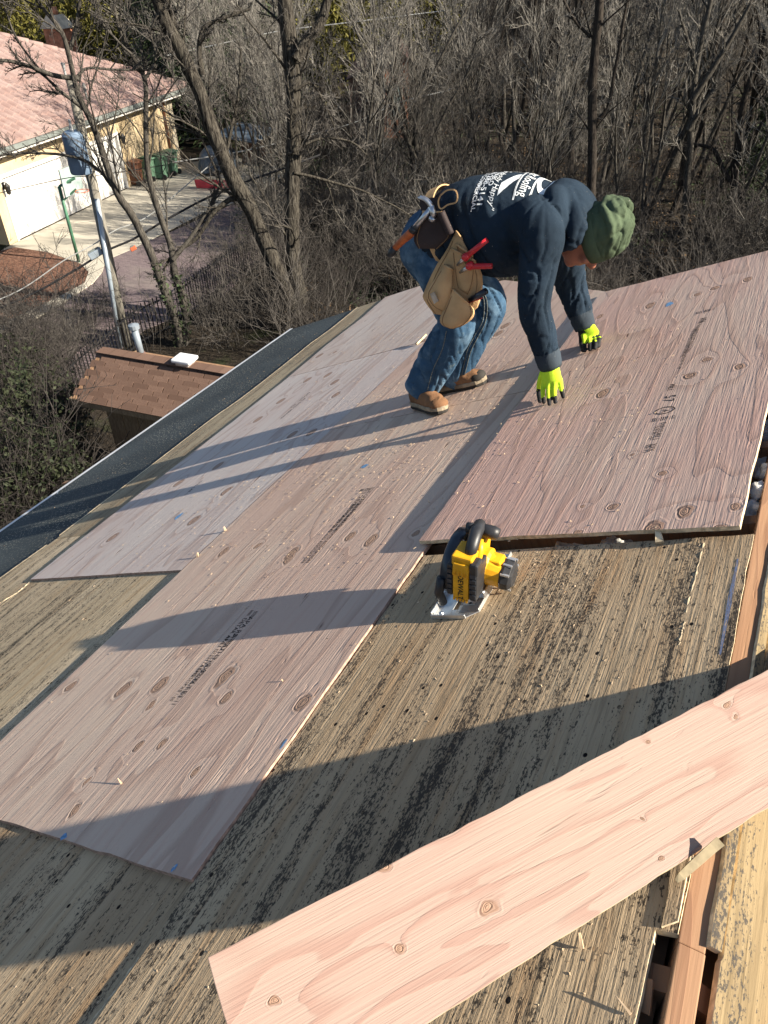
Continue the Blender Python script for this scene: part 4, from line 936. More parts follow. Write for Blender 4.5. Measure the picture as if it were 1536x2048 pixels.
led_tree('big furrowed double trunk tree rising behind the far roof end', (606, 660), GZ,
    [([(606, 690), (600, 600), (585, 520), (583, 420), (588, 320), (590, 220), (583, 120), (573, 40), (565, -60)], px_r(b1, 30.4), px_r(b1, 24.0), .1),
     ([(600, 640), (570, 580), (535, 490), (490, 395), (452, 320), (425, 255), (402, 180), (370, 110), (340, 55), (318, -20)], px_r(b1, 29.6), px_r(b1, 18.4), -.1),
     ([(592, 120), (612, 85), (640, 50), (660, -10)], px_r(b1, 19.2), px_r(b1, 13.6), .3),
     ([(404, 150), (396, 100), (405, 60), (440, 40), (500, 20)], px_r(b1, 9.6), px_r(b1, 4.0), .4), ([(380, 120), (352, 90), (345, 30), (330, -30)], px_r(b1, 8.8), px_r(b1, 4.8), -.3),
     ([(450, 320), (462, 262), (475, 200), (482, 100)], px_r(b1, 6.4), px_r(b1, 3.2), .3), ([(500, 420), (470, 395), (430, 420), (395, 470), (350, 500), (330, 530)], px_r(b1, 10.4), px_r(b1, 4.0), -.3),
     ([(588, 345), (640, 360), (720, 390), (800, 430), (850, 470)], px_r(b1, 5.6), px_r(b1, 2.4), .5), ([(575, 310), (640, 280), (700, 290), (740, 320)], px_r(b1, 4.8), px_r(b1, 2.4), .5), ([(590, 180), (625, 170), (660, 230), (680, 290)], px_r(b1, 4.8), px_r(b1, 2.4), .4)],
    (12, 8, 5), 'bark', 'twig', 5, (.26, .5, .5), rmin=.0065)
def ivy_on(e, L_, rng):
    V = []; F = []
    for Q, R_, L in L_[:2]:
        for _ in range(260):
            i = rng.randint(0, max(2, int(len(Q) * .22))); p = Q[i] + unit(rng.randn(3)) * R_[i] * rng.uniform(1.0, 1.6); s = rng.uniform(.03, .07); a = unit(rng.randn(3)); b = unit(np.cross(a, rng.randn(3)))
            n = len(V); V += [p - a * s, p + b * s * .7, p + a * s, p - b * s * .7]; F.append((n, n + 1, n + 2, n + 3))
    link('ivy', mesh(V, F, M['ivy']), e)
b2t = on_z(368, 690, GZ)
led_tree('slim forked tree with ivy at its foot in front of the paved drive', (368, 690), GZ,
    [([(366, 720), (352, 640), (322, 560), (290, 480), (262, 425), (232, 380), (205, 300), (178, 235), (155, 180), (140, 110), (125, 60), (90, 20), (60, -20)], px_r(b2t, 16.5), px_r(b2t, 4.0), -.1),
     ([(368, 700), (372, 620), (350, 545), (340, 490), (315, 410), (296, 330), (294, 230), (288, 160), (262, 110), (235, 50), (225, -20)], px_r(b2t, 15.2), px_r(b2t, 4.0), .1),
     ([(160, 160), (110, 150), (60, 130), (10, 118), (-30, 125)], px_r(b2t, 7.9), px_r(b2t, 3.3), -.2), ([(170, 225), (140, 200), (120, 183), (80, 140), (30, 70), (5, 10)], px_r(b2t, 5.9), px_r(b2t, 2.0), .2),
     ([(140, 100), (150, 60), (160, -10)], px_r(b2t, 6.6), px_r(b2t, 3.3), .2), ([(228, 372), (180, 325), (130, 312), (60, 310), (-20, 318)], px_r(b2t, 5.9), px_r(b2t, 2.6), .2),
     ([(152, 155), (175, 138), (230, 143), (290, 144), (330, 150)], px_r(b2t, 4.6), px_r(b2t, 2.0), .3), ([(345, 520), (380, 480), (410, 440), (430, 410), (445, 370)], px_r(b2t, 8.6), px_r(b2t, 3.3), .4),
     ([(288, 160), (310, 120), (300, 60), (330, 10)], px_r(b2t, 5.3), px_r(b2t, 2.6), -.2), ([(262, 110), (240, 90), (200, 40), (185, -10)], px_r(b2t, 4.6), px_r(b2t, 2.6), -.2)],
    (13, 8, 5), 'bark_grey', 'twig', 6, (.28, .5, .5), extra=ivy_on, rmin=.0058, lo=.30)
b3 = on_z(1178, 560, GZ)
led_tree('tall dark single trunk standing behind the green knit cap', (1178, 560), GZ,
    [([(1178, 580), (1182, 420), (1184, 330), (1184, 200), (1190, 100), (1196, 30), (1200, -40)], px_r(b3, 16.7), px_r(b3, 11.8), .0), ([(1186, 250), (1215, 215), (1228, 150), (1245, 50), (1260, -20)], px_r(b3, 7.4), px_r(b3, 3.7), .2), ([(1180, 75), (1150, 40), (1120, -20)], px_r(b3, 5.6), px_r(b3, 3.7), -.2)],
    (7, 5, 3), 'bark_dark', 'twig', 7, (.2, .45, .5), rmin=.006)
b4 = on_z(1372, 470, GZ)
led_tree('slanting sunlit trunk right of the green cap with a split top', (1364, 520), GZ,
    [([(1362, 545), (1372, 400), (1378, 300), (1384, 220), (1392, 140), (1408, 60), (1425, -30)], px_r(b4, 12.0), px_r(b4, 6.4), .1), ([(1385, 200), (1430, 130), (1460, 80), (1500, 10)], px_r(b4, 9.6), px_r(b4, 4.8), .2), ([(1390, 130), (1378, 80), (1360, 20)], px_r(b4, 6.4), px_r(b4, 3.2), -.2), ([(1376, 260), (1420, 190), (1450, 170)], px_r(b4, 9.6), px_r(b4, 4.0), .2)],
    (8, 6, 3), 'bark_grey', 'twig_pale', 8, (.22, .45, .5), rmin=.006)
b5 = on_z(838, 470, GZ)
led_tree('thin many-stemmed pale tree left of the hammer', (838, 470), GZ,
    [([(838, 480), (838, 340), (832, 270), (838, 200), (822, 120), (815, 30), (812, -30)], px_r(b5, 12), px_r(b5, 4), .1), ([(836, 330), (800, 240), (775, 180), (740, 120), (715, 60), (700, -10)], px_r(b5, 8), px_r(b5, 3), -.2), ([(838, 330), (870, 270), (900, 210), (935, 150), (960, 60)], px_r(b5, 7), px_r(b5, 3), .2), ([(835, 195), (870, 140), (910, 60), (940, 10)], px_r(b5, 6), px_r(b5, 3), .2)],
    (8, 6, 4), 'bark_grey', 'twig_pale', 9, (.25, .45, .5), rmin=.006)
b6 = on_z(1500, 500, GZ)
led_tree('leaning grey tree at the right with a low crooked limb', (1490, 520), GZ,
    [([(1490, 540), (1480, 440), (1470, 350), (1480, 250), (1500, 160), (1530, 80)], px_r(b6, 16), px_r(b6, 7), .1), ([(1484, 400), (1440, 330), (1420, 300), (1360, 290)], px_r(b6, 9), px_r(b6, 4), .2), ([(1475, 330), (1510, 270), (1560, 200)], px_r(b6, 9), px_r(b6, 4), .2)],
    (8, 6, 4), 'bark_dark', 'twig', 10, (.25, .45, .5), rmin=.006)

# -- the wood behind: individuals, many sharing a mesh
WOODL = ['slender grey bare tree ', 'dark bare tree ', 'pale twiggy bare tree ']
def where_(x, y, d):
    a = in_view(x, y, GZ); p = 2000 if a is None else a[0]
    s = 'beside the big double trunk' if p < 660 else 'left of the bending worker' if p < 850 else "above the worker's back" if p < 1110 else 'above the green cap' if p < 1310 else 'above the loose sheet'
    return ('near in the wood, ' if d < 36 else 'midway into the wood, ' if d < 58 else 'deep in the wood, ') + s
def in_view(x, y, z=GZ + 3, mx=120):
    q = (np.array([x, y, z]) - CAM) @ ROT; 
    if q[2] < 1: return None
    return q[:2] / q[2] * FOC + [768, 1024]
def clear_zone(x, y):
    """keep the drive, its house and the roof open"""
    p = np.array([x, y])
    if x < -6 and y < 13: return True
    if -4.5 > 0: return True
    a = in_view(x, y, GZ)
    if a is None: return True
    d = math.hypot(x - CAM[0], y)
    if a[0] < 470 and d < 47 : return True
    if a[0] < 560 and d < 28: return True
    if y < 13.5: return True
    return False
spots = []; tries = 0
while len(spots) < 215 and tries < 60000:
    tries += 1
    d = 17 + 83 * RNG.rand() ** 1.5; px = RNG.uniform(-100, 1680); r_ = ray(px, 300); dirh = unit(np.array([r_[0], r_[1]])); x, y = CAM[0] + dirh[0] * d, dirh[1] * d
    if clear_zone(x, y) or d < 26.5: continue
    if (1135 < px < 1250 and d < 33) or (762 < px < 822 and 30 < d): continue
    if (590 < px < 880 and d > 34) or (px < 340 and d > 44): continue
    if any((x - a) ** 2 + (y - b) ** 2 < (0.9 + d * .018) ** 2 for a, b, _ in spots): continue
    spots.append((x, y, d))
for i, (x, y, d) in enumerate(spots):
    a_ = in_view(x, y, GZ); j = RNG.randint(0, 12) if d > 32 and (a_ is None or a_[0] > 900) else (2, 5, 8, 9, 6)[RNG.randint(0, 5)]; t_, c_, kind = PT[j]
    place_tree('bare_tree', t_, c_, (x, y, terrain(x, y)), RNG.uniform(0, 6.28), RNG.uniform(.75, 1.25) * (1 + .004 * d) * (.8 if a_ is not None and a_[0] < 900 and d < 50 else 1), WOODL[kind] + where_(x, y, d), 'bare trees of the wood behind the roof')

# -- undergrowth: one tangle nobody could count
def bush(seed, h=2.6, n=26, w=.9):
    rng = np.random.RandomState(seed); tw = Tw()
    for _ in range(n):
        p = np.array([rng.randn() * w * .35, rng.randn() * w * .35, -.1]); d = unit(np.array([rng.randn() * .38, rng.randn() * .38, 1]))
        P, R_ = branch(rng, p, d, h * rng.uniform(.5, 1.1), .012, .005, 5, .16, .02); tw.add(P, R_, 3)
        for q, dd, l, r in sprout(rng, P, R_, 7, .8, .38, h, .2):
            Q, S = branch(rng, q, dd, l, .0065, .0035, 3, .25, .02); tw.add(Q, S, 3)
            for q2, d2, l2, r2 in sprout(rng, Q, S, 2, .8, .5, l, .2):
                Z, S2 = branch(rng, q2, d2, l2, .0045, .003, 2, .2, 0); tw.add(Z, S2, 3)
    return np.concatenate(tw.V).astype(np.float32), np.concatenate(tw.F).astype(np.int32)
BU = [bush(300 + i, (2.4, 3.2, 1.7, 2.8, 2.0, 3.8)[i], (24, 26, 22, 26, 26, 20)[i], (.9, 1.1, 1.0, .8, 1.3, .9)[i]) for i in range(6)]
SPARSE = [bush(340 + i, (3.0, 2.4, 3.6)[i], (7, 6, 5)[i], .8) for i in range(3)]
def thicket(name, pts, mats, seed, label=None, BU=BU):
    rng = np.random.RandomState(seed); V = []; F = []; n = 0
    for x, y, s in pts:
        v, f = BU[rng.randint(0, len(BU))]; a = rng.uniform(0, 6.28); c, sn = math.cos(a), math.sin(a)
        v = v @ np.array([[c, sn, 0], [-sn, c, 0], [0, 0, 1]], dtype=np.float32) * s + np.array([x, y, terrain(x, y)], dtype=np.float32)
        V.append(v); F.append(f + n); n += len(v)
    o = link(name, mesh_np(np.concatenate(V), np.concatenate(F), mats)); return tag(o, label, kind='stuff')
def scatter(n, d0, d1, px0, px1, seed, test, pw=1.4):
    rng = np.random.RandomState(seed); out = []; t = 0
    while len(out) < n and t < 40000:
        t += 1; d = d0 + (d1 - d0) * rng.rand() ** pw; r_ = ray(rng.uniform(px0, px1), 300); q = unit(np.array([r_[0], r_[1]])); x, y = CAM[0] + q[0] * d, q[1] * d
        if not test(x, y): out.append((x, y, rng.uniform(.7, 1.3) * (.8 if d < 24 else 1)))
    return out
thicket('undergrowth', scatter(95, 13.5, 32, 470, 1650, 1, clear_zone), M['twig'], 21, 'dense tangle of bare brown undergrowth filling the wood behind the roof')
thicket('undergrowth', scatter(34, 25, 46, 470, 1650, 2, clear_zone), M['twig_pale'], 22, 'dense tangle of bare brown undergrowth filling the wood behind the roof')
thicket('undergrowth', scatter(80, 16, 75, 330, 1650, 3, clear_zone), M['twig_dark'], 23, 'dense tangle of bare brown undergrowth filling the wood behind the roof')
# scrub on the near side of the drive, and dark leafy bushes under the eave
near = []
rng = np.random.RandomState(44)
for px, py, s in ((40, 700, .8), (90, 730, .9), (10, 760, 1.0), (140, 690, .7), (60, 800, 1.0), (120, 790, .9), (-40, 720, 1), (480, 560, .7), (520, 610, .8), (470, 640, .8), (560, 560, .8), (450, 690, .9), (430, 640, .6), (520, 500, .6), (540, 640, .9), (230, 640, .5), (180, 650, .6), (40, 620, .5), (160, 740, .8), (-60, 820, 1.2)):
    q = on_z(px, py, GZ); near.append((q[0], q[1], s * .9))
for px, py, s in ((60, 640, 1.0), (110, 655, 1.1), (155, 640, .9), (20, 690, 1.2), (85, 700, 1.2), (200, 670, .9), (300, 700, .8), (410, 650, 1.0), (400, 600, .8), (440, 560, .9), (-20, 660, 1.2), (170, 700, 1.0), (500, 520, .8), (560, 610, 1.1), (530, 560, 1.0)):
    q = on_z(px, py, GZ); near.append((q[0], q[1], s))
thicket('scrub', near[:20], M['twig'], 24, 'bare scrub along the near edge of the paved drive')
thicket('scrub', near[20:] + near[:8], M['twig'], 26, 'thin bare stems along the near edge of the paved drive', SPARSE)
def leafmass(name, pts, m, n, seed, label, size=.06):
    rng = np.random.RandomState(seed); V = []; 
    for x, y, z, rx, rz in pts:
        c = unit_rows(rng.randn(n, 3)) * (rng.rand(n, 1) ** .4) * np.array([rx, rx, rz]) + np.array([x, y, z]); c += vn3(c * 1.6, seed) * .35 * rx
        a = unit_rows(rng.randn(n, 3)); b = unit_rows(np.cross(a, rng.randn(n, 3))); s = rng.uniform(.5, 1.2, (n, 1)) * size
        V.append(np.stack([c - a * s, c + b * s * .6, c + a * s, c - b * s * .6], 1).reshape(-1, 3))
    V = np.concatenate(V); F = np.arange(len(V)).reshape(-1, 4)
    return tag(link(name, mesh_np(V, F, m)), label, kind='stuff')
def unit_rows(a): return a / (np.linalg.norm(a, axis=1, keepdims=True) + 1e-9)
def vn3(P, seed): return np.stack([vnoise(P, seed), vnoise(P + 31, seed + 1), vnoise(P + 77, seed + 2)], 1)
pts = []
for px, py, zz, rx, rz in ((20, 800, -6.6, 1.3, 1.2), (90, 830, -6.9, 1.0, 1.0), (60, 900, -6.4, 1.2, 1.2), (0, 950, -6.2, 1.2, 1.0), (90, 960, -6.5, .9, 1.0), (30, 740, -7.0, 1.1, .9), (-40, 860, -6.2, 1.4, 1.4)):
    q = on_z(px, py, zz); pts.append((q[0], q[1], zz, rx, rz))
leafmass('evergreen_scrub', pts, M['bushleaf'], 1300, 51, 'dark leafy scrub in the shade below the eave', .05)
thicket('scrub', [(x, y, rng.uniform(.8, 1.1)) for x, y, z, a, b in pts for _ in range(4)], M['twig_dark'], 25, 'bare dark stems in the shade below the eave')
# leaf litter and ground ivy
rng = np.random.RandomState(61); n = 26000; d = 12 + 40 * rng.rand(n) ** 1.3; px = rng.uniform(380, 1650, n); cc = []
dirs = np.array([unit(np.array([*ray(p_, 300)[:2]])) for p_ in np.linspace(380, 1650, 200)]); dd = dirs[((px - 380) / 1270 * 199).astype(int)]
x = CAM[0] + dd[:, 0] * d; y = dd[:, 1] * d; z = np.array([terrain(a, b) for a, b in zip(x, y)]) + rng.rand(n) * .10
ok = np.array([not clear_zone(a, b) for a, b in zip(x, y)]); c = np.stack([x, y, z], 1)[ok]
def cards(c, m, name, label, size, seed, flat_=.5):
    rng = np.random.RandomState(seed); n = len(c); a = unit_rows(rng.randn(n, 3) * np.array([1, 1, flat_])); b = unit_rows(np.cross(unit_rows(rng.randn(n, 3) * .4 + np.array([0, 0, 1])), a)); s = rng.uniform(.5, 1.2, (n, 1)) * size
    V = np.stack([c - a * s, c + b * s * .6, c + a * s, c - b * s * .6], 1).reshape(-1, 3)
    return tag(link(name, mesh_np(V, np.arange(len(V)).reshape(-1, 4), m)), label, kind='stuff')
k = vnoise(c * .35, 5) > .12
cards(c[~k], M['deadleaf'], 'fallen_leaves', 'fallen brown leaves on the woodland floor', .07, 62)
cards(c[k] + np.array([0, 0, .05]), M['ivy'], 'ground_ivy', 'green ivy patches on the woodland floor', .08, 63)

# -- evergreens and olive-leaved trees beyond the drive
def conifer(seed, h, w):
    rng = np.random.RandomState(seed); tk = Tw(); P, R_ = branch(rng, np.array([0, 0, -.3]), np.array([0, 0, 1.]), h, .22, .03, 8, .02, 0); tk.add(P, R_, 8); V = []
    for lv in range(34):
        t = .10 + .88 * lv / 34; z = h * t; L0 = w * (1 - t) ** .75 + .25
        for b_ in range(9):
            a = rng.uniform(0, 6.28); L = L0 * rng.uniform(.65, 1.15); d = np.array([math.cos(a), math.sin(a), -.18 + .2 * rng.randn()]); q = np.array([0, 0, z + rng.randn() * .15])
            tk.add(np.array([q, q + d * L * .5, q + d * L]), [.03, .02, .008], 3)
            m = int(34 * L / w) + 8; s = rng.rand(m, 1) ** .7; c = q + d * L * s + rng.randn(m, 3) * np.array([.16, .16, .10]) * (.5 + s) - np.array([0, 0, .22]) * s * rng.rand(m, 1)
            A = unit_rows(d + rng.randn(m, 3) * .5); B = unit_rows(np.cross(A, rng.randn(m, 3))); ln = rng.uniform(.12, .26, (m, 1))
            V.append(np.stack([c - A * ln, c + B * .035, c + A * ln, c - B * .035], 1).reshape(-1, 3))
    V = np.concatenate(V); return tk.mesh(M['bark_dark']), mesh_np(V, np.arange(len(V)).reshape(-1, 4), M['needle'])
CF = [conifer(401, 13, 2.8), conifer(402, 10, 2.6)]
for i, (px, py, d, sc, lab) in enumerate(((440, 250, 45, 1.35, 'dark conifer nearest the driveway, between the forks of the big tree'), (395, 250, 47, 1.2, 'dark conifer right of the stone corner of the cream house'), (545, 250, 58, 1.3, 'tall dark conifer touching the left side of the straight big trunk'), (410, 250, 50, 1.25, 'dark tall conifer just behind the left fork of the big tree'), (460, 250, 56, 1.3, 'dark conifer between the two forks of the big tree'), (370, 250, 55, 1.15, 'dark conifer at the stone corner of the cream house'), (520, 250, 64, 1.2, 'dark conifer close left of the straight big trunk'), (650, 250, 74, 1.0, 'conifer seen right of the straight big trunk'), (1490, 420, 30, .40, 'small young pine low in the wood at the right edge'))):
    r_ = ray(px, py); q = unit(np.array([r_[0], r_[1]])); x, y = CAM[0] + q[0] * d, q[1] * d
    place_tree('conifer', CF[i % 2][0], CF[i % 2][1], (x, y, terrain(x, y)), i * 1.3, sc, lab, 'conifers beyond the drive')
def leafy(seed, h, w, n=5200):
    rng = np.random.RandomState(seed); tk, cr = Tw(), Tw(); P, R_ = branch(rng, np.array([0, 0, -.3]), np.array([0, 0, 1.]), h * .7, .16, .04, 7, .06, .04); tk.add(P, R_, 7)
    cur = []
    for q, d, l, r in sprout(rng, P, R_, 16, .75, .5, h * .7, .25):
        Q, S = branch(rng, q, d, l, r * .5, .012, 5, .12, .05); tk.add(Q, S, 4); cur.append((Q, S, l))
    ends = np.concatenate([Q[1:] for Q, S, l in cur]); c = ends[rng.randint(0, len(ends), n)] + rng.randn(n, 3) * np.array([.55, .55, .5]) * w / 3
    a = unit_rows(rng.randn(n, 3) + np.array([0, 0, -.6])); b = unit_rows(np.cross(a, rng.randn(n, 3))); s = rng.uniform(.05, .12, (n, 1)) * 1.3
    V = np.stack([c - a * s * 1.4, c + b * s * .5, c + a * s * 1.4, c - b * s * .5], 1).reshape(-1, 3)
    return tk.mesh(M['bark_dark']), mesh_np(V, np.arange(len(V)).reshape(-1, 4), M['olive'])
LF = [leafy(501, 11, 4), leafy(502, 9, 4.5)]
for i, (px, d, sc, lab) in enumerate(((60, 56, 1.0, 'olive-yellow leafy tree behind the house chimney at the left'), (215, 57, 1.0, 'olive-yellow leafy tree above the hip of the pink roof'), (130, 62, 1.1, 'olive-yellow leafy tree far behind the pink roof'), (640, 54, 1.0, 'olive-yellow leafy tree right of the straight big trunk'), (720, 56, 1.0, 'olive-yellow leafy tree left of the brick gable'), (800, 60, 1.0, 'olive-yellow leafy tree above the brick gable'), (860, 62, .9, 'olive-yellow leafy tree right of the brick gable'), (300, 80, 1.1, 'olive-yellow leafy tree far left of the big tree fork'))):
    r_ = ray(px, 150); q = unit(np.array([r_[0], r_[1]])); x, y = CAM[0] + q[0] * d, q[1] * d
    place_tree('leafy_tree', LF[i % 2][0], LF[i % 2][1], (x, y, terrain(x, y)), i * 1.1, sc, lab, 'olive leaved trees beyond the houses')
# far wood reading as one mass
fw_ = scatter(150, 75, 150, -250, 1850, 9, lambda x, y: False, 1.0)
V = []; F = []; n = 0; rng = np.random.RandomState(71)
pv = [(np.empty(0), 0)] and [(np.array([v.co for v in c.vertices], dtype=np.float32), np.array([p.vertices[:] for p in c.polygons], dtype=np.int32)) for t, c, k in PT[:6:2]]
for x, y, s in fw_[:60]:
    v, f = pv[rng.randint(0, len(pv))]; a = rng.uniform(0, 6.28); cs, sn = math.cos(a), math.sin(a)
    v = (v * np.array([1, 1, 1.0], dtype=np.float32)) @ np.array([[cs, sn, 0], [-sn, cs, 0], [0, 0, 1]], dtype=np.float32) * (1.1 * s) + np.array([x, y, terrain(x, y)], dtype=np.float32); V.append(v); F.append(f + n); n += len(v)
tag(link('distant_woods', mesh_np(np.concatenate(V), np.concatenate(F), M['twig'])), 'far bare wood on the rising ground closing the view', kind='stuff')
# ------------------------------------------------------------------ the worker
def B(px, py, y): return on_y(px, py, y)
def ell_tube(pts, rads, k=24, n=20, ref=(0, 1, 0)):
    """closed tube with elliptical sections: rads = (across ref, other) per point"""
    P = spline(pts, k); Rd = np.array([np.interp(np.linspace(0, 1, k), np.linspace(0, 1, len(rads)), [r[j] for r in rads]) for j in (0, 1)]).T
    T_ = np.gradient(P, axis=0); T_ /= np.linalg.norm(T_, axis=1, keepdims=True); rows = []
    for i in range(k):
        a = np.asarray(ref, float); a = a - T_[i] * (a @ T_[i]); a /= np.linalg.norm(a); b = np.cross(T_[i], a)
        rows.append([P[i] + a * Rd[i, 0] * math.cos(t) + b * Rd[i, 1] * math.sin(t) for t in np.arange(n) * 2 * math.pi / n])
    V = [p for r in rows for p in r]; F = []
    for i in range(k - 1):
        for j in range(n): F.append((i * n + j, i * n + (j + 1) % n, (i + 1) * n + (j + 1) % n, (i + 1) * n + j))
    # rounded ends
    for e, s in ((0, -1), (k - 1, 1)):
        c = len(V); base = e * n; r_ = min(Rd[e]) * .45
        V += [P[e] + (V[base + j] - P[e]) * .72 + T_[e] * s * r_ * .75 for j in range(n)]; V.append(P[e] + T_[e] * s * r_)
        for j in range(n):
            q = (j + 1) % n
            f1 = (base + j, base + q, c + q, c + j); f2 = (c + j, c + q, c + n)
            F += [f1, f2] if s > 0 else [f1[::-1], f2[::-1]]
    return V, F
def ellipsoid(c, ax, r, n=18):
    V = []; F = []; ax = [np.asarray(a, float) for a in ax]
    for i in range(1, n):
        ph = math.pi * i / n
        for j in range(2 * n):
            t = math.pi * j / n; V.append(np.asarray(c) + ax[0] * r[0] * math.sin(ph) * math.cos(t) + ax[1] * r[1] * math.sin(ph) * math.sin(t) + ax[2] * r[2] * math.cos(ph))
    m = 2 * n
    for i in range(n - 2):
        for j in range(m): F.append((i * m + j, (i + 1) * m + j, (i + 1) * m + (j + 1) % m, i * m + (j + 1) % m))
    a = len(V); V += [np.asarray(c) + ax[2] * r[2], np.asarray(c) - ax[2] * r[2]]
    for j in range(m): F += [(a, j, (j + 1) % m), (a + 1, (n - 2) * m + (j + 1) % m, (n - 2) * m + j)]
    return V, F
def fuse(shapes, voxel, smooth=6, fac=.5):
    """one continuous skin round overlapping closed shapes"""
    mb = MB()
    for V, F in shapes: mb.add(V, F)
    o = link('tmp', mb.mesh(M['hoodie']))
    r = o.modifiers.new('r', 'REMESH'); r.mode = 'VOXEL'; r.voxel_size = voxel
    if smooth:
        s = o.modifiers.new('s', 'SMOOTH'); s.iterations = smooth; s.factor = fac
    me = evaluated(o); old = o.data; bpy.data.objects.remove(o); bpy.data.meshes.remove(old)
    n = len(me.vertices); co = np.empty(n * 3, np.float32); me.vertices.foreach_get('co', co); co = co.reshape(-1, 3).astype(float)
    fs = [tuple(p.vertices) for p in me.polygons]; me.calc_loop_triangles
    nr = np.array([v.normal[:] for v in me.vertices]); bpy.data.meshes.remove(me)
    return co, fs, nr
def along(P, a, b):
    d = b - a; L = np.linalg.norm(d); d = d / L; q = (P - a) @ d; rad = np.linalg.norm((P - a) - q[:, None] * d, axis=1); return q / L, rad, d
def folds(P, path, rad, ring, amp, seed, tilt=0.5):
    """cloth folds round a limb: bunched rings that come and go, slanting"""
    best = np.full(len(P), 1e9); s = np.zeros(len(P)); acc = 0.0; ang = np.zeros(len(P))
    for a, b in zip(path, path[1:]):
        L = np.linalg.norm(b - a); d = (b - a) / L; q = np.clip((P - a) @ d, 0, L); off = P - a - q[:, None] * d; dist = np.linalg.norm(off, axis=1)
        m = dist < best; best = np.where(m, dist, best); s = np.where(m, acc + q, s)
        e1 = np.cross(d, [0, 1, 0.1]); e1 /= np.linalg.norm(e1); e2 = np.cross(d, e1); an = np.arctan2(off @ e2, off @ e1); ang = np.where(m, an, ang); acc += L
    w = np.clip(1.25 - best / rad, 0, 1) ; w = np.minimum(1, w * 4)
    q = np.stack([s * ring + tilt * np.sin(ang + seed), np.cos(ang) * 1.1 + seed, np.sin(ang) * 1.1], 1)
    return crease(q, seed) * amp * w, w, s
def crease(q, seed):
    """soft rolls parted by narrow grooves"""
    n1, n2, n3 = vnoise(q, seed), vnoise(q * np.array([2.0, 1.5, 1.5]) + 7, seed + 1), vnoise(q * .55 + 3, seed + 2)
    return .45 * n3 - .75 * np.exp(-(n1 / .11) ** 2) - .35 * np.exp(-(n2 / .12) ** 2) + .45
foot_c = on_roof(870, 805, 0)
man = empty('person', tuple(foot_c), label='roofer in a navy hooded sweatshirt and green knit cap bending to press down a sheet', cat='person')
WA, CH, NK = B(905, 462, 3.07), B(1010, 447, 3.07), B(1112, 428, 3.07)       # waist, chest, base of the neck
SR, ER, WR = B(1082, 470, 2.86), B(1068, 612, 2.775), B(1098, 722, 2.775)    # near arm
SLh, EL, WLh = B(1118, 455, 3.26), B(1143, 570, 3.37), B(1167, 646, 3.335)   # far arm
HD = B(1184, 472, 3.06)
PE = B(872, 478, 3.08); HR_, KR, AR = B(878, 520, 2.99), B(915, 646, 2.95), B(846, 772, 2.985)
HL_, KL, AL = B(915, 520, 3.18), B(977, 610, 3.20), B(903, 750, 3.17)
ZU = np.array([0, 0, 1.])
def torso(g=0.0):
    return [ell_tube([B(882, 462, 3.07), WA, B(955, 450, 3.07), CH, B(1065, 442, 3.07), B(1105, 436, 3.07)], [(.165 - g, .155 - g), (.178 - g, .175 - g), (.195 - g, .190 - g), (.212 - g, .196 - g), (.205 - g, .178 - g), (.13 - g, .135 - g)], 26, 26),
            ell_tube([B(1060, 440, 2.94), SR, SR * .62 + ER * .38, ER, ER * .5 + WR * .5, WR], [(.10 - g, .105 - g), (.080 - g, .088 - g), (.069 - g, .073 - g), (.058 - g, .062 - g), (.051 - g, .054 - g), (.043 - g, .043 - g)], 24, 18),
            ell_tube([B(1060, 438, 3.18), SLh, SLh * .5 + EL * .5, EL, EL * .4 + WLh * .6, WLh], [(.10 - g, .105 - g), (.092 - g, .100 - g), (.075 - g, .079 - g), (.063 - g, .068 - g), (.053 - g, .057 - g), (.043 - g, .043 - g)], 24, 18)]
def legs(g=0.0):
    return [ell_tube([B(905, 455, 3.075), PE, B(866, 500, 3.08), B(880, 540, 3.08)], [(.150 - g, .125 - g), (.175 - g, .145 - g), (.180 - g, .140 - g), (.13 - g, .10 - g)], 16, 22),
            ell_tube([B(868, 500, 3.0), HR_, HR_ * .5 + KR * .5, KR, KR * .62 + AR * .38, KR * .3 + AR * .7, AR], [(.100 - g, .125 - g), (.105 - g, .122 - g), (.094 - g, .098 - g), (.084 - g, .082 - g), (.080 - g, .088 - g), (.074 - g, .084 - g), (.066 - g, .078 - g)], 30, 18),
            ell_tube([B(890, 500, 3.16), HL_, HL_ * .5 + KL * .5, KL, KL * .6 + AL * .4, KL * .3 + AL * .7, AL], [(.10 - g, .12 - g), (.105 - g, .118 - g), (.094 - g, .094 - g), (.084 - g, .080 - g), (.078 - g, .082 - g), (.072 - g, .080 - g), (.066 - g, .078 - g)], 30, 18)]
cdir = unit(B(1257, 450, 3.06) - B(1140, 492, 3.06))              # chin to crown
fdir = unit(np.array([.22, -.12, -1.0]) - cdir * (np.array([.22, -.12, -1.0]) @ cdir)); ldir = np.cross(cdir, fdir)
HC = HD - cdir * .005
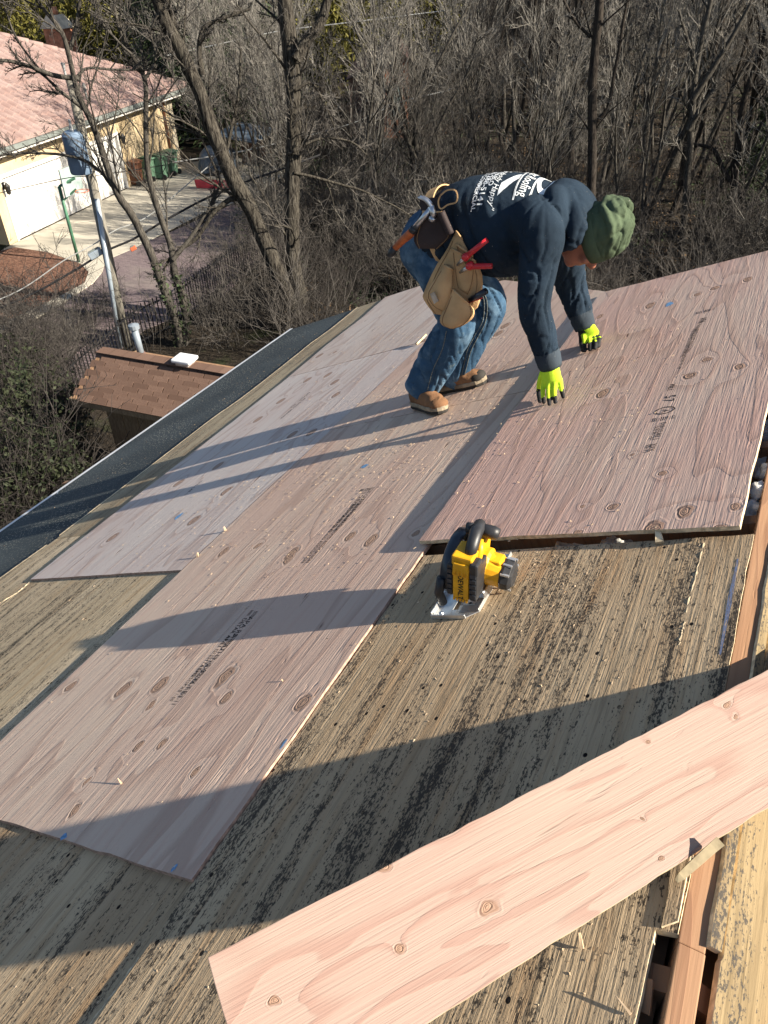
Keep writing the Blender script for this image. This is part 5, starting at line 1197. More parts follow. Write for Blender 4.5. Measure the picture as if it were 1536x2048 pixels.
def head_shapes():
    s = [ellipsoid(HC + cdir * .02, (fdir, ldir, cdir), (.098, .078, .112)), ellipsoid(HC - cdir * .055 + fdir * .022, (fdir, ldir, cdir), (.068, .060, .075))]
    s.append(ell_tube([HC + cdir * .0 + fdir * .085, HC - cdir * .028 + fdir * .112, HC - cdir * .040 + fdir * .092], [(.012, .010), (.018, .016), (.010, .010)], 8, 10, ldir))   # nose
    s.append(ellipsoid(HC - cdir * .108 + fdir * .062, (fdir, ldir, cdir), (.028, .030, .022), 10))                 # chin
    s.append(ellipsoid(HC - cdir * .068 + fdir * .082, (fdir, ldir, cdir), (.014, .026, .007), 8)); s.append(ellipsoid(HC - cdir * .080 + fdir * .080, (fdir, ldir, cdir), (.014, .023, .007), 8))
    s.append(ellipsoid(HC + cdir * .010 + fdir * .085, (fdir, ldir, cdir), (.016, .058, .012), 10))                 # brow
    for q in (-1, 1):
        s.append(ellipsoid(HC - cdir * .018 - fdir * .008 + ldir * q * .076, (fdir, ldir, cdir), (.022, .012, .034), 10))
        s.append(ellipsoid(HC - cdir * .030 + fdir * .070 + ldir * q * .042, (fdir, ldir, cdir), (.024, .024, .024), 10))
    s.append(ell_tube([NK, NK * .45 + HC * .55 - fdir * .02, HC - cdir * .03 - fdir * .02], [(.075, .075), (.064, .064), (.07, .07)], 10, 14))
    return s
co, fs, nr = fuse(torso(.016) + legs(.016) + head_shapes(), .009, 3)
body = link('body', mesh(co, fs, M['skin'], None, True), man)
for q in (-1, 1):                             # eyes under the brow
    V, F = ellipsoid(HC - cdir * .008 + fdir * .083 + ldir * q * .032, (fdir, ldir, cdir), (.012, .014, .010), 8); link('eye', mesh(V, F, M['skin'], None, True), body)
    V, F = ellipsoid(HC - cdir * .008 + fdir * .092 + ldir * q * .032, (fdir, ldir, cdir), (.005, .006, .006), 6); link('pupil', mesh(V, F, M['hair'], None, True), body)

# hooded sweatshirt
hood = [ell_tube([B(1108, 412, 3.07), B(1125, 416, 3.07), B(1142, 432, 3.065), B(1154, 446, 3.06)], [(.115, .10), (.128, .112), (.118, .110), (.102, .100)], 14, 22),
        ell_tube([B(1122, 384, 3.15), B(1142, 400, 3.05), B(1154, 440, 2.965), B(1146, 478, 2.95), B(1125, 495, 2.965)], [(.040, .040), (.043, .043), (.040, .040), (.036, .036), (.022, .022)], 18, 12),
        ell_tube([B(1118, 378, 3.1), B(1114, 394, 2.98), B(1116, 424, 2.935), B(1120, 460, 2.93)], [(.042, .034), (.046, .038), (.042, .034), (.028, .028)], 16, 12)]
co, fs, nr = fuse(torso() + hood, .0070, 5)
armR = [SR, ER, WR]; armL = [SLh, EL, WLh]
f1, w1, s1 = folds(co, armR, .115, 13, .013, 3, 1.5); f2, w2, s2 = folds(co, armL, .115, 13, .013, 8, 1.5)
tor = np.clip(1 - w1 - w2, 0, 1)
ax_ = unit(CH - WA); sx_ = (co - WA) @ ax_; side = np.clip(-(co[:, 1] - 3.07) / .2, -1, 1)
low = np.clip((.30 - (co - WA) @ ZU) / .3, 0, 1)
dr = crease(np.stack([sx_ * 11 + (co @ ZU) * 4.5, side * 1.2, (co @ ZU) * 2.0], 1), 21); dr2 = crease(np.stack([sx_ * 17 - (co @ ZU) * 10, side * 2, (co @ ZU) * 4], 1), 22)
up_face = np.clip(nr @ ZU, 0, 1)
disp = f1 + f2 + tor * (dr * .020 + dr2 * .008) * (.25 + .75 * low) * (1 - .75 * up_face)
co = co + nr * disp[:, None]
col_i = np.zeros(len(fs), int)
cen = np.array([co[list(f)].mean(0) for f in fs])
for W_, E_ in ((WR, ER), (WLh, EL)):
    q = (cen - W_) @ unit(W_ - E_); near_ = np.linalg.norm(cen - W_, axis=1) < .10; col_i[(q > -.045) & near_] = 1
hoodie = link('hoodie', mesh(co, fs, [M['hoodie'], M['cuff']], col_i, True), man)
# ribbed cuffs
for W_, E_, nm in ((WR, ER, 0), (WLh, EL, 1)):
    d = unit(W_ - E_); e = unit(np.cross(d, [0, 0, 1.])); f_ = np.cross(d, e); rows = []
    for t, r_ in ((-.045, .050), (-.02, .051), (.012, .048), (.028, .044), (.026, .038)):
        rows.append([W_ + d * t + (e * math.cos(a) + f_ * math.sin(a)) * (r_ + .0016 * (k % 2)) for k, a in enumerate(np.arange(48) * 2 * math.pi / 48)])
    MB().grid(rows, close=True).build('cuff', M['cuff'], hoodie, smooth=True)
# print on the back: laid on the cloth by dropping it radially on to the surface
bvh = BVHTree.FromPolygons([Vector(c) for c in co], fs)
a0, a1 = B(912, 450, 3.07), B(1108, 440, 3.07); axd = unit(a1 - a0); AL_ = np.linalg.norm(a1 - a0); e1 = unit(ZU - axd * (ZU @ axd)); e2 = unit(np.cross(axd, e1)); 
if e2[1] > 0: e2 = -e2
def on_back(x, s, off=.0022):
    th = x / .205; d = e1 * math.cos(th) + e2 * math.sin(th); o_ = a0 + axd * s * AL_
    h_ = bvh.ray_cast(Vector(o_ + d * .6), Vector(-d), 1.0)
    return np.array(h_[0]) + np.array(h_[1]) * off if h_[0] is not None else o_ + d * .2
def back_text(parts, name, label=None):
    bm = bmesh.new()
    for V, F in parts:
        vs = [bm.verts.new((x, y, 0)) for x, y in V]
        for f in F:
            try: bm.faces.new([vs[i] for i in f])
            except ValueError: pass
    bmesh.ops.triangulate(bm, faces=bm.faces)
    for _ in range(4):
        ed = [e for e in bm.edges if e.calc_length() > .016]
        if not ed: break
        bmesh.ops.subdivide_edges(bm, edges=ed, cuts=1); bmesh.ops.triangulate(bm, faces=bm.faces)
    V = [on_back(v.co.x, v.co.y) for v in bm.verts]; bm.verts.index_update(); F = [[v.index for v in f.verts] for f in bm.faces]; bm.free()
    return link(name, mesh(V, F, M['print'], None, True), hoodie)
def tline(body, s, size, x0=0.0, wide=1.0, bold=0.0, shear=0.0):
    V, F = text_mesh(body, size, bold, shear); return [(x0 + x * wide, s + y / AL_) for x, y, z in V], F
def rect(x0, x1, s0, s1): return [(x0, s0), (x1, s0), (x1, s1), (x0, s1)], [(0, 1, 2, 3)]
def arc(cx, cs, ro, ri, t0, t1, n=20, sx=1.0):
    V = []; F = []
    for i in range(n + 1):
        t = t0 + (t1 - t0) * i / n; V += [(cx + ro[0] * math.cos(t), cs + ro[1] * math.sin(t)), (cx + ri[0] * math.cos(t), cs + ri[1] * math.sin(t))]
    for i in range(n): F.append((2 * i, 2 * i + 1, 2 * i + 3, 2 * i + 2))
    return V, F
# big R split by a band: letter top towards the neck
back_text([rect(-.085, -.045, .88, 1.03), arc(-.02, .953, (.15, .077), (.105, .045), -math.pi / 2, math.pi / 2), rect(-.10, -.02, .998, 1.03), rect(-.10, -.02, .876, .908)], 'letter_bowl')
legV = [(.005, .725), (.055, .725), (.10, .675), (.155, .605), (.165, .585), (.095, .585), (.06, .635), (.02, .69)]
back_text([rect(-.085, -.045, .60, .725), rect(-.105, -.02, .58, .60), (legV, [(0, 1, 2, 7), (2, 3, 6, 7), (3, 4, 5, 6)])], 'letter_leg')
back_text([rect(-.19, .185, .862, .869), rect(-.19, .185, .873, .877), rect(-.19, .185, .741, .748), rect(-.19, .185, .733, .737)], 'band_line')
back_text([tline('Gomez Roofing', .807, .050, 0, 1.05, 0)], 'band_text')
back_text([tline('"Keep Everybody Happy"', .545, .034, .01, 1.2, 0, .35)], 'slogan_text')
back_text([tline('PABLO', .487, .029, .055, 1.3, .0006)], 'name_text')
back_text([tline('(708) 288-5141', .430, .033, .06, 1.45, .0006)], 'phone_text')
back_text([tline('RESIDENTIAL / COMMERCIAL', .370, .027, .01, 1.22, .0004)], 'service_text')

# jeans
co, fs, nr = fuse(legs(), .0070, 6)
g1, v1, q1 = folds(co, [HR_, KR, AR], .13, 12, .014, 31, 1.5); g2, v2, q2 = folds(co, [HL_, KL, AL], .13, 12, .014, 37, 1.5)
dj = np.where(np.abs(g1) > np.abs(g2), g1, g2)
co = co + nr * dj[:, None]
jeans = link('jeans', mesh(co, fs, M['jeans'], None, True), man)
for A_, K_, nm in ((AR, KR, 0), (AL, KL, 1)):
    d = unit(A_ - K_); e = unit(np.cross(d, [0, 1, 0.])); f_ = np.cross(d, e); rows = []
    for t, r_ in ((-.03, .070), (.0, .073), (.028, .074), (.034, .071), (.030, .064)):
        rows.append([A_ + d * t + (e * math.cos(a) * 1.14 + f_ * math.sin(a)) * (r_ + .003 * math.sin(3 * a + nm)) for a in np.arange(36) * 2 * math.pi / 36])
    MB().grid(rows, close=True).build('hem', M['jeans'], jeans, smooth=True)
bj = BVHTree.FromPolygons([Vector(c) for c in co], fs)
def on_cloth(px, py, b_, off=.003):
    r_ = ray(px, py); h_ = b_.ray_cast(Vector(CAM), Vector(r_), 10.0)
    return None if h_[0] is None else np.array(h_[0]) - r_ * off
for pl in ([(955, 575), (968, 600), (966, 640), (950, 670), (935, 700), (928, 730), (921, 760)], [(963, 580), (974, 602), (972, 640), (957, 672), (942, 702), (934, 732), (926, 762)], [(893, 662), (884, 700), (866, 740), (855, 780)]):
    Q = [on_cloth(x, y, bj) for x, y in spline([(a, b, 0) for a, b in pl], 40)[:, :2]]; Q = [q for q in Q if q is not None]
    if len(Q) > 4: MB().tube(np.array(Q), .0024, 5, cap=False).build('side_seam', M['seam'], jeans)

# knit cap
cap = [ellipsoid(HC + cdir * .040 - fdir * .006, (fdir, ldir, cdir), (.110, .092, .118), 20),
       ell_tube([HC + cdir * .005 - fdir * .006, HC + cdir * .075 - fdir * .012, HC + cdir * .12 - fdir * .03, HC + cdir * .135 - fdir * .05], [(.092, .110), (.088, .104), (.062, .070), (.03, .035)], 14, 24, ldir)]
for s_, r_, t_ in ((.10, .082, .3), (.125, .062, .9), (.148, .040, 1.4)):
    cap.append(ell_tube([HC + cdir * (s_ + .012 * math.sin(3 * a + t_)) - fdir * (.018 + .05 * (s_ - .1) * 8) + (fdir * math.cos(a) * 1.1 + ldir * math.sin(a)) * r_ for a in np.linspace(0, 2 * math.pi, 14)[:-1]], [(.016, .016)] * 13, 26, 8))
co, fs, nr = fuse(cap, .006, 4)
s_ = (co - HC) @ cdir; an = np.arctan2((co - HC) @ ldir, (co - HC) @ fdir)
wv = crease(np.stack([s_ * 24 + 1.5 * np.sin(an + .6), np.cos(an) * 1.2, np.sin(an) * 1.2], 1), 51); co = co + nr * (wv * .011 * np.clip((s_ - .0) / .05, 0.2, 1))[:, None]
keep = [f for f in fs if ((co[list(f)].mean(0) - HC) @ cdir) > -.012 - .006 * ((co[list(f)].mean(0) - HC) @ fdir) / .1 * 1.0]
beanie = link('beanie', mesh(co, keep, M['beanie'], None, True), man)
rows = [[HC + cdir * (t - .006 * math.cos(a)) - fdir * .006 + (fdir * math.cos(a) * 1.16 + ldir * math.sin(a)) * r_ for a in np.arange(40) * 2 * math.pi / 40] for t, r_ in ((-.008, .088), (-.012, .094), (.01, .098), (.035, .0985), (.042, .094))]
MB().grid(rows, close=True).build('turn_up', M['beanie'], beanie, smooth=True)

# gloves: palm, four unequal fingers, thumb; black rubber over palm and finger ends
def glove(W_, E_, knu, tips, thumb, thick=.019, seed=0):
    d = unit(W_ - E_); sh = []; kc = np.mean(knu, axis=0); ac = unit(knu[-1] - knu[0])
    sh.append(ell_tube([W_ - d * .03, W_ + d * .005, W_ * .55 + kc * .45, kc * .96 + W_ * .04], [(.034, .034), (.031, .029), (.040, .024), (.043, .019)], 14, 16, ac))
    for k_, t_ in zip(knu, tips):
        mid = k_ * .45 + t_ * .55; lift = unit(np.cross(ac, t_ - k_)); 
        if lift[2] < 0: lift = -lift
        m_ = mid + lift * .012 + np.array([0, 0, .004]); s0 = k_ * .8 + kc * .05 + W_ * .15
        sh.append(ell_tube([s0, k_, m_, t_], [(.0115, .0115), (.0115, .0115), (.0100, .0100), (.0086, .0086)], 14, 10, ac))
    sh.append(ell_tube(thumb, [(.016, .016), (.0145, .0145), (.012, .012), (.0098, .0098)], 14, 10, ac))
    co, fs, nr = fuse(sh, .0042, 3)
    cen = np.array([co[list(f)].mean(0) for f in fs]); tipz = np.mean([uvn(t)[2] for t in tips]); idx = np.zeros(len(fs), int)
    nn = np.array([uvn(c)[2] for c in cen]); L = np.linalg.norm(kc - W_)
    jag = .010 * vnoise(cen * 90, seed)
    idx[nn + jag < tipz + .030] = 1
    pdn = np.cross(ac, d); pdn = pdn if pdn[0] < 0 else -pdn; fn = nr[[f[0] for f in fs]]
    idx[(fn @ unit(pdn + np.array([0, .25, -.45]))) > .55] = 1
    return link('glove', mesh(co, fs, [M['glove'], M['glove_black']], idx, True), man)
NT = .0215
tr = lambda px, py, n=.011: on_roof(px, py, NT + n)
tipsR = [tr(1088, 806), tr(1099, 810), tr(1111, 806), tr(1127, 795)]
kn = lambda px, py, y: B(px, py, y)
knR = [kn(1087, 768, 2.735), kn(1098, 771, 2.72), kn(1110, 769, 2.722), kn(1120, 760, 2.742)]
glove(WR, ER, knR, tipsR, [WR * .55 + knR[0] * .45 + np.array([-.012, .01, 0]), B(1081, 762, 2.77), B(1078, 785, 2.79), tr(1080, 803)], seed=3)
tipsL = [tr(1170, 703), tr(1180, 701), tr(1190, 698), tr(1197, 694)]
knL = [kn(1166, 668, 3.31), kn(1178, 676, 3.285), kn(1190, 679, 3.28), kn(1199, 676, 3.295)]
glove(WLh, EL, knL, tipsL, [WLh * .6 + knL[0] * .4 + np.array([-.014, .0, 0]), B(1163, 672, 3.32), B(1163, 688, 3.33), tr(1166, 701)], seed=5)

# boots
def boot(heel, toe, ank, name_seed, up_hint):
    f = unit(toe - heel); L = np.linalg.norm(toe - heel); u_ = unit(up_hint - f * (up_hint @ f)); s = np.cross(f, u_)
    P = lambda x, z: heel + f * x * L + u_ * z
    sh = [ell_tube([P(.06, .055), P(.25, .062), P(.5, .058), P(.75, .045), P(.93, .038)], [(.038, .05), (.042, .058), (.046, .054), (.050, .042), (.040, .030)], 18, 16, s),
          ell_tube([P(.22, .05), P(.24, .10), ank * .6 + P(.24, .12) * .4, ank + (ank - P(.24, .1)) * .25], [(.045, .06), (.046, .060), (.050, .060), (.052, .06)], 12, 16, s)]
    co, fs, nr = fuse(sh, .006, 4)
    e = link('boot', mesh(co + nr * (.003 * (1 - 2 * np.abs(vnoise(co * 34, name_seed))))[:, None], fs, M['boot'], None, True), man)
    out = [(.0, .020), (.02, .034), (.10, .041), (.30, .040), (.50, .044), (.72, .052), (.88, .047), (.98, .028), (1.01, .008)]
    ring_ = [(x, w) for x, w in out] + [(x, -w) for x, w in out[::-1]]
    def lay(z0, z1, g, m, nm):
        rows = [[heel + f * (x * L) + s * w * g * k + u_ * z for x, w in ring_] for z, k in ((z0, .96), (z0 + .004, 1.0), (z1 - .003, 1.0), (z1, .95))]
        b = MB().grid(rows, close=True); n = len(ring_); b.F += [tuple(range(n))[::-1], tuple(3 * n + i for i in range(n))]; b.I += [0, 0]; b.build(nm, m, e)
    lay(0, .014, 1.0, M['sole_dark'], 'tread'); lay(.0142, .034, 1.03, M['sole'], 'sole')
    for i in range(5):
        x = .42 + i * .07; z = .104 - i * .010
        MB().tube([P(x, z - .01) - s * .034, P(x + .01, z + .004) - s * .012, P(x + .02, z + .004) + s * .012, P(x + .03, z - .01) + s * .034], .003, 6).build('lace', M['lace'], e)
    V_, F_ = ellipsoid(P(.86, .040), (f, s, u_), (L * .155, .049, .032), 10); link('toe_cap', mesh(V_, F_, M['boot'] if name_seed == 5 else M['sole_dark'], None, True), e)
    return e
hl = on_roof(868, 787, .002); tl_ = on_roof(974, 764, .002); boot(hl, tl_, AL, 3, AN)
tr_ = on_roof(888, 826, .004); hr_ = B(806, 806, 3.10); hr_ = tr_ + unit(hr_ - tr_) * .285; boot(hr_, tr_, AR, 5, unit(AN + np.array([.35, 0, .1])))

# tool belt, pouches
belt = empty('tool_belt'); belt.parent = man; belt.matrix_parent_inverse = PW(man).inverted()
bc = B(903, 462, 3.07); bd_ = unit(B(955, 448, 3.07) - B(875, 478, 3.07)); be = unit(np.cross(bd_, [0, 1., 0])); rows = []
if be[2] < 0: be = -be
for t, g_ in ((-.024, .0), (-.024, .006), (.024, .006), (.024, .0)):
    rows.append([bc + bd_ * t + np.array([0, 1., 0]) * (.186 + g_) * math.cos(a) + be * (.184 + g_) * math.sin(a) for a in np.arange(48) * 2 * math.pi / 48])
rows.append(rows[0]); MB().grid(rows, close=True).build('strap', M['tan'], belt, smooth=False)
def pouch(name, left, right, y, bulge, m, parent, depth=.02, k=12, yb=None, open_=0.10):
    """soft bag: front bellies out towards us between its two outlines (top to bottom), flat back, open mouth"""
    Lp = spline([(a, b, 0) for a, b in left], k)[:, :2]; Rp = spline([(a, b, 0) for a, b in right], k)[:, :2]; n = 13; fr = []; bk = []
    for i in range(k):
        t = i / (k - 1); prof = (open_ + (1 - open_) * math.sin(math.pi * min(1, .25 + .75 * t)) ** .6) if t < .97 else .12
        row = []; rb_ = []
        for j in range(n):
            q = j / (n - 1); px = Lp[i] * (1 - q) + Rp[i] * q; bl = bulge * prof * (math.sin(math.pi * q) ** .55)
            p = B(px[0], px[1], y) ; p = p + unit(CAM - p) * bl + np.array([0, 0, -.0]); row.append(p + vnoise(np.array([p * 22]), 7)[0] * .003 * np.array([0, -1, 0])); rb_.append(B(px[0], px[1], y) + np.array([0, depth, 0]))
        fr.append(row); bk.append(rb_)
    mb = MB().grid(fr).grid([r[::-1] for r in bk])
    mb.grid([[fr[i][0], bk[i][0]] for i in range(k)]); mb.grid([[bk[i][-1], fr[i][-1]] for i in range(k)]); mb.grid([[fr[-1][j], bk[-1][j]] for j in range(n)])
    o = mb.build(name, m, parent, smooth=True)
    MB().tube(np.array([p + unit(CAM - p) * .002 for p in fr[0]]), .0042, 6).build('rim', M['tan'], o, smooth=True)
    for j in (1, n - 2): MB().tube(np.array([fr[i][j] + unit(CAM - fr[i][j]) * .0012 for i in range(1, k)]), .0016, 4, cap=False).build('stitching', M['tan_dark'], o)
    return o
pouch('pouch', [(912, 462), (893, 500), (870, 535), (850, 580), (846, 598), (868, 628)], [(925, 480), (948, 520), (962, 560), (958, 600), (945, 625), (905, 632)], 2.862, .030, M['tan'], belt)
p2 = pouch('pocket', [(888, 530), (868, 560), (852, 590), (866, 612), (885, 622)], [(906, 540), (908, 570), (905, 600), (900, 616), (892, 624)], 2.838, .036, M['tan'], belt, .01, open_=.5)
pouch('pocket', [(905, 578), (890, 612), (880, 636), (884, 650), (900, 657)], [(938, 610), (947, 622), (944, 638), (925, 652), (908, 657)], 2.826, .050, M['tan'], belt, .01, open_=.75)
pouch('pocket', [(903, 497), (905, 520), (910, 555), (916, 580)], [(950, 522), (950, 548), (944, 575), (936, 590)], 2.846, .026, M['tan'], belt, .01, open_=.6)
pouch('pocket', [(912, 488), (915, 500), (921, 520)], [(945, 512), (945, 525), (940, 540)], 2.838, .022, M['tan_dark'], belt, .01, open_=.7)
r_ = [B(860, 588, 2.79), B(868, 584, 2.79), B(877, 602, 2.79), B(868, 608, 2.79)]
MB().add(r_ + [p + np.array([0, .006, 0]) for p in r_], [(0, 1, 2, 3), (7, 6, 5, 4), (0, 4, 5, 1), (1, 5, 6, 2), (2, 6, 7, 3), (3, 7, 4, 0)]).build('rivet_plate', M['steel'], belt)
pouch('hammer_holster', [(848, 424), (836, 450), (828, 478), (836, 497)], [(884, 424), (894, 448), (904, 470), (876, 498)], 2.865, .016, M['dark_leather'], belt, .012, open_=.9)
MB().tube(np.array([B(x, y, 2.845) for x, y in spline([(882, 424, 0), (891, 445, 0), (901, 468, 0)], 12)[:, :2]]), [.016] * 12, 10).build('tool_sleeve', M['dark_leather'], belt, smooth=True)
lp = spline([(882, 392, 0), (895, 382, 0), (911, 383, 0), (912, 402, 0), (895, 408, 0), (882, 416, 0), (878, 404, 0), (882, 392, 0)], 30)
MB().grid([[B(x, y, 2.85), B(x, y, 2.895)] for x, y in lp[:, :2]]).build('tool_loop', M['tan'], belt)
md = bpy.data.objects[[o.name for o in COL.objects if o.name.startswith('tool_loop')][0]].modifiers.new('s', 'SOLIDIFY'); md.thickness = .006
lp = spline([(838, 398, 0), (852, 396, 0), (878, 394, 0)], 10); MB().grid([[B(x, y, 2.868), B(x + 4, y + 24, 2.858)] for x, y in lp[:, :2]]).build('flap', M['dark_leather'], belt)

# hammer hung from the belt, snips and pliers in the pouch
hm = empty('hammer', tuple(B(860, 415, 2.845)), label='claw hammer with orange grip hanging from the tool belt', cat='hammer')
hy = 2.845
MB().tube([B(860, 418, hy), B(846, 436, hy), B(829, 457, hy)], [.010, .0115, .012], 10).build('shaft', M['steel'], hm, smooth=True)
MB().tube([B(829, 457, hy), B(820, 468, hy), B(808, 478, hy), B(796, 490, hy), B(788, 499, hy)], [.014, .0185, .0165, .015, .014], 12).build('grip', M['orange_grip'], hm, smooth=True)
MB().tube([B(790, 496, hy), B(783, 506, hy), B(778, 512, hy)], [.0155, .017, .012], 12).build('butt', M['black_plastic'], hm, smooth=True)
MB().tube([B(829, 456, hy), B(824, 463, hy)], [.0165, .0175], 12).build('collar', M['black_plastic'], hm, smooth=True)
hd = MB(); Q = spline([B(838, 394, hy), B(850, 398, hy), B(860, 408, hy), B(866, 424, hy)], 12)
for s in (-1, 1): hd.tube([q + np.array([0, s * .010 * (1 - i / 11), 0]) for i, q in enumerate(Q)], np.linspace(.004, .013, 12), 8)
hd.tube([B(862, 412, hy), B(867, 428, hy), B(866, 436, hy)], [.014, .013, .010], 10).tube([B(866, 434, hy), B(864, 441, hy)], [.016, .016], 12)
hd.build('head', M['steel'], hm, smooth=True)
def snips(a, b, c, label, y=2.80):
    e = empty('pliers', tuple(B(*a, y)), label=label, cat='pliers')
    MB().tube([B(*a, y), B((a[0] + b[0]) / 2, (a[1] + b[1]) / 2, y), B(*b, y)], [.0125, .0115, .0105], 10).build('handle', M['red_grip'], e, smooth=True)
    MB().tube([B(a[0] - 4, a[1] + 2, y + .01), B(*a, y), B(a[0] + 8, a[1] - 6, y)], [.008, .017, .012], 10).build('finger_guard', M['red_grip'], e, smooth=True)
    MB().tube([B(*c, y + .03), B(*a, y)], [.006, .009], 8).build('jaw', M['steel'], e, smooth=True)
snips((930, 515), (974, 480), (915, 530), 'red handled pliers sticking up from the tan pouch')
snips((938, 533), (984, 532), (920, 545), 'red handled pliers lying level in the tan pouch under the others')
MB_h = empty('tool_handle', tuple(B(955, 590, 2.83)), label='blue-black tool handle with red stripe poking from the lower pocket', cat='tool')
MB().tube([B(940, 600, 2.84), B(955, 592, 2.83), B(972, 582, 2.82)], [.010, .013, .014], 10).build('grip', M['guard_plastic'], MB_h, smooth=True)
MB().tube([B(938, 605, 2.84), B(964, 596, 2.825)], [.0035, .0035], 8).build('stripe', M['red_grip'], MB_h, smooth=True)
# ------------------------------------------------------------------ circular saw: x right, y away, z off the deck
so = uvn(on_roof(906, 1236, OR)); SWM = roof_mat(so[0], so[1], OR + .001)
saw = empty('circular_saw', label='yellow and black cordless circular saw standing on the old boards', cat='circular saw'); saw.matrix_basis = SWM
LEAN = Matrix.Rotation(math.radians(22), 4, 'Y') @ Matrix.Scale(1.12, 4)      # the body leans over on its motor, the shoe lies flat
def part(mb, name, m, parent=None, bevel=0.0, smooth=False, lean=True):
    lean = lean and not name.startswith('shoe')
    if lean: mb.V = [tuple(LEAN @ Vector(v)) for v in mb.V]
    o = mb.build(name, M[m] if isinstance(m, str) else [M[q] for q in m], parent or saw, None, smooth, bevel); o.matrix_parent_inverse = Matrix() ; return o
def sx(px, py, y):
    """x, z in saw metres where the sight line meets the saw plane y"""
    p = on_plane(px, py, roofp(so[0] + y, 0, 0), AY); q = uvn(p); return q[1] - so[1], q[2] + T - .001
# shoe plate with a slot, turned-up rims
ol = [(-.062, 0), (.045, -.004), (.075, .022), (.075, .285), (-.062, .285)]
sh = MB()
for V, F in (box(-.062, -.012, 0, .29, .001, .0042), box(.004, .075, .022, .29, .001, .0042), box(-.012, .004, 0, .03, .001, .0042), box(-.012, .004, .25, .29, .001, .0042), box(.004, .045, -.0, .022, .001, .0042)): sh.add(V, F)
sh.add([(.045, -.002, .001), (.075, .022, .001), (.045, .022, .001), (.045, -.002, .0042), (.075, .022, .0042), (.045, .022, .0042)], [(3, 4, 5), (2, 1, 0), (0, 1, 4, 3)])
part(sh, 'shoe', 'grey_metal', bevel=.0008)
rm = MB(); rm.box(-.066, -.062, -.002, .29, 0, .020).box(-.066, .044, -.006, -.002, 0, .014).box(.072, .076, .022, .29, 0, .012); part(rm, 'shoe_rim', 'grey_metal', bevel=.001)
part(MB().box(.014, .052, .05, .12, .0042, .0065), 'shoe_emboss', 'grey_metal', bevel=.002)
part(MB().tube([(-.035, .004, .012), (-.035, .004, .016)], [.008, .006], 12), 'shoe_rivet', 'steel')
part(MB().tube([(.034, .055, .0066), (.034, .055, .0068)], [.005, .005], 10), 'shoe_hole', 'black_plastic')
# blade guard: a half drum left of the motor
cy, cz, rr_ = .110, .086, .088; gd = MB(); rows = []
for a in np.linspace(-.25, math.pi + .35, 26):
    rows.append([(x, cy - (rr_ * s) * math.cos(a), cz + (rr_ * s) * math.sin(a)) for x, s in ((-.046, .55), (-.048, .93), (-.044, 1.0), (-.018, 1.0), (-.014, .93), (-.014, .55))])
gd.grid(rows); part(gd, 'upper_guard', 'guard_plastic', smooth=True)
part(MB().tube([(-.036, cy, cz), (-.026, cy, cz)], [.074, .074], 36), 'blade', 'steel')
lg = MB().grid([[(x, cy - .080 * math.cos(a), cz + .080 * math.sin(a)) for x in (-.042, -.022)] for a in np.linspace(-.9, .5, 12)]); part(lg, 'lower_guard', 'steel')
part(MB().tube([(-.050, cy - .02, cz - .0), (-.066, cy - .02, cz + .005)], [.012, .008], 10), 'guard_lever', 'black_plastic')
bar = MB().tube([(-.040, .030, .012), (-.044, .016, .055), (-.040, .022, .10)], [.012, .012, .011], 10); part(bar, 'depth_bracket', 'black_plastic', smooth=True)
# battery: yellow block, black sides, rear face towards the viewer
by = .018
x0, z0 = sx(904, 1188, by); x1, z1 = sx(950, 1108, by); x0, x1 = -.017, .046; zb, zt = .054, .186
part(MB().box(x0 + .010, x1 - .012, by - .004, .085, zb, zt - .02), 'battery', 'yellow_plastic', bevel=.004)
for a, b in ((x0 - .006, x0 + .0095), (x1 - .0115, x1 + .008)):
    part(MB().box(a, b, by - .002, .085, zb + .004, zt - .03), 'battery_side', 'black_plastic', bevel=.004)
    for i in range(5): part(MB().box(a + .002, b - .002, by - .0045, by - .0015, zb + .014 + i * .016, zb + .025 + i * .016), 'battery_rib', 'guard_plastic')
part(MB().box(x0 + .004, x1 - .006, by + .002, .085, zt - .035, zt - .004), 'battery_top', 'yellow_plastic', bevel=.005)
for i in range(4): part(MB().tube([(x0 + .014 + i * .011, by - .004, zt - .055), (x0 + .014 + i * .011, by + .002, zt - .030), (x0 + .014 + i * .011, by + .010, zt - .012)], [.0045, .0055, .003], 8), 'grip_rib', 'yellow_plastic', smooth=True)
part(MB().box(x1 - .012, x1 + .010, by - .004, .05, zt - .05, zt - .012), 'release_button', 'black_plastic', bevel=.006)
for i in range(5): part(MB().box(x0 + .012 + i * .008, x0 + .017 + i * .008, by - .006, by, zb - .004, zb + .004), 'battery_tooth', 'yellow_plastic')
V, F = text_mesh('DEWALT', .0195, .0003)
lt = MB().add([(.0135 + y * 1.0, by - .0048, (.094 - x * 0.98)) for x, y, z in V], F); part(lt, 'maker_lettering', 'ink')
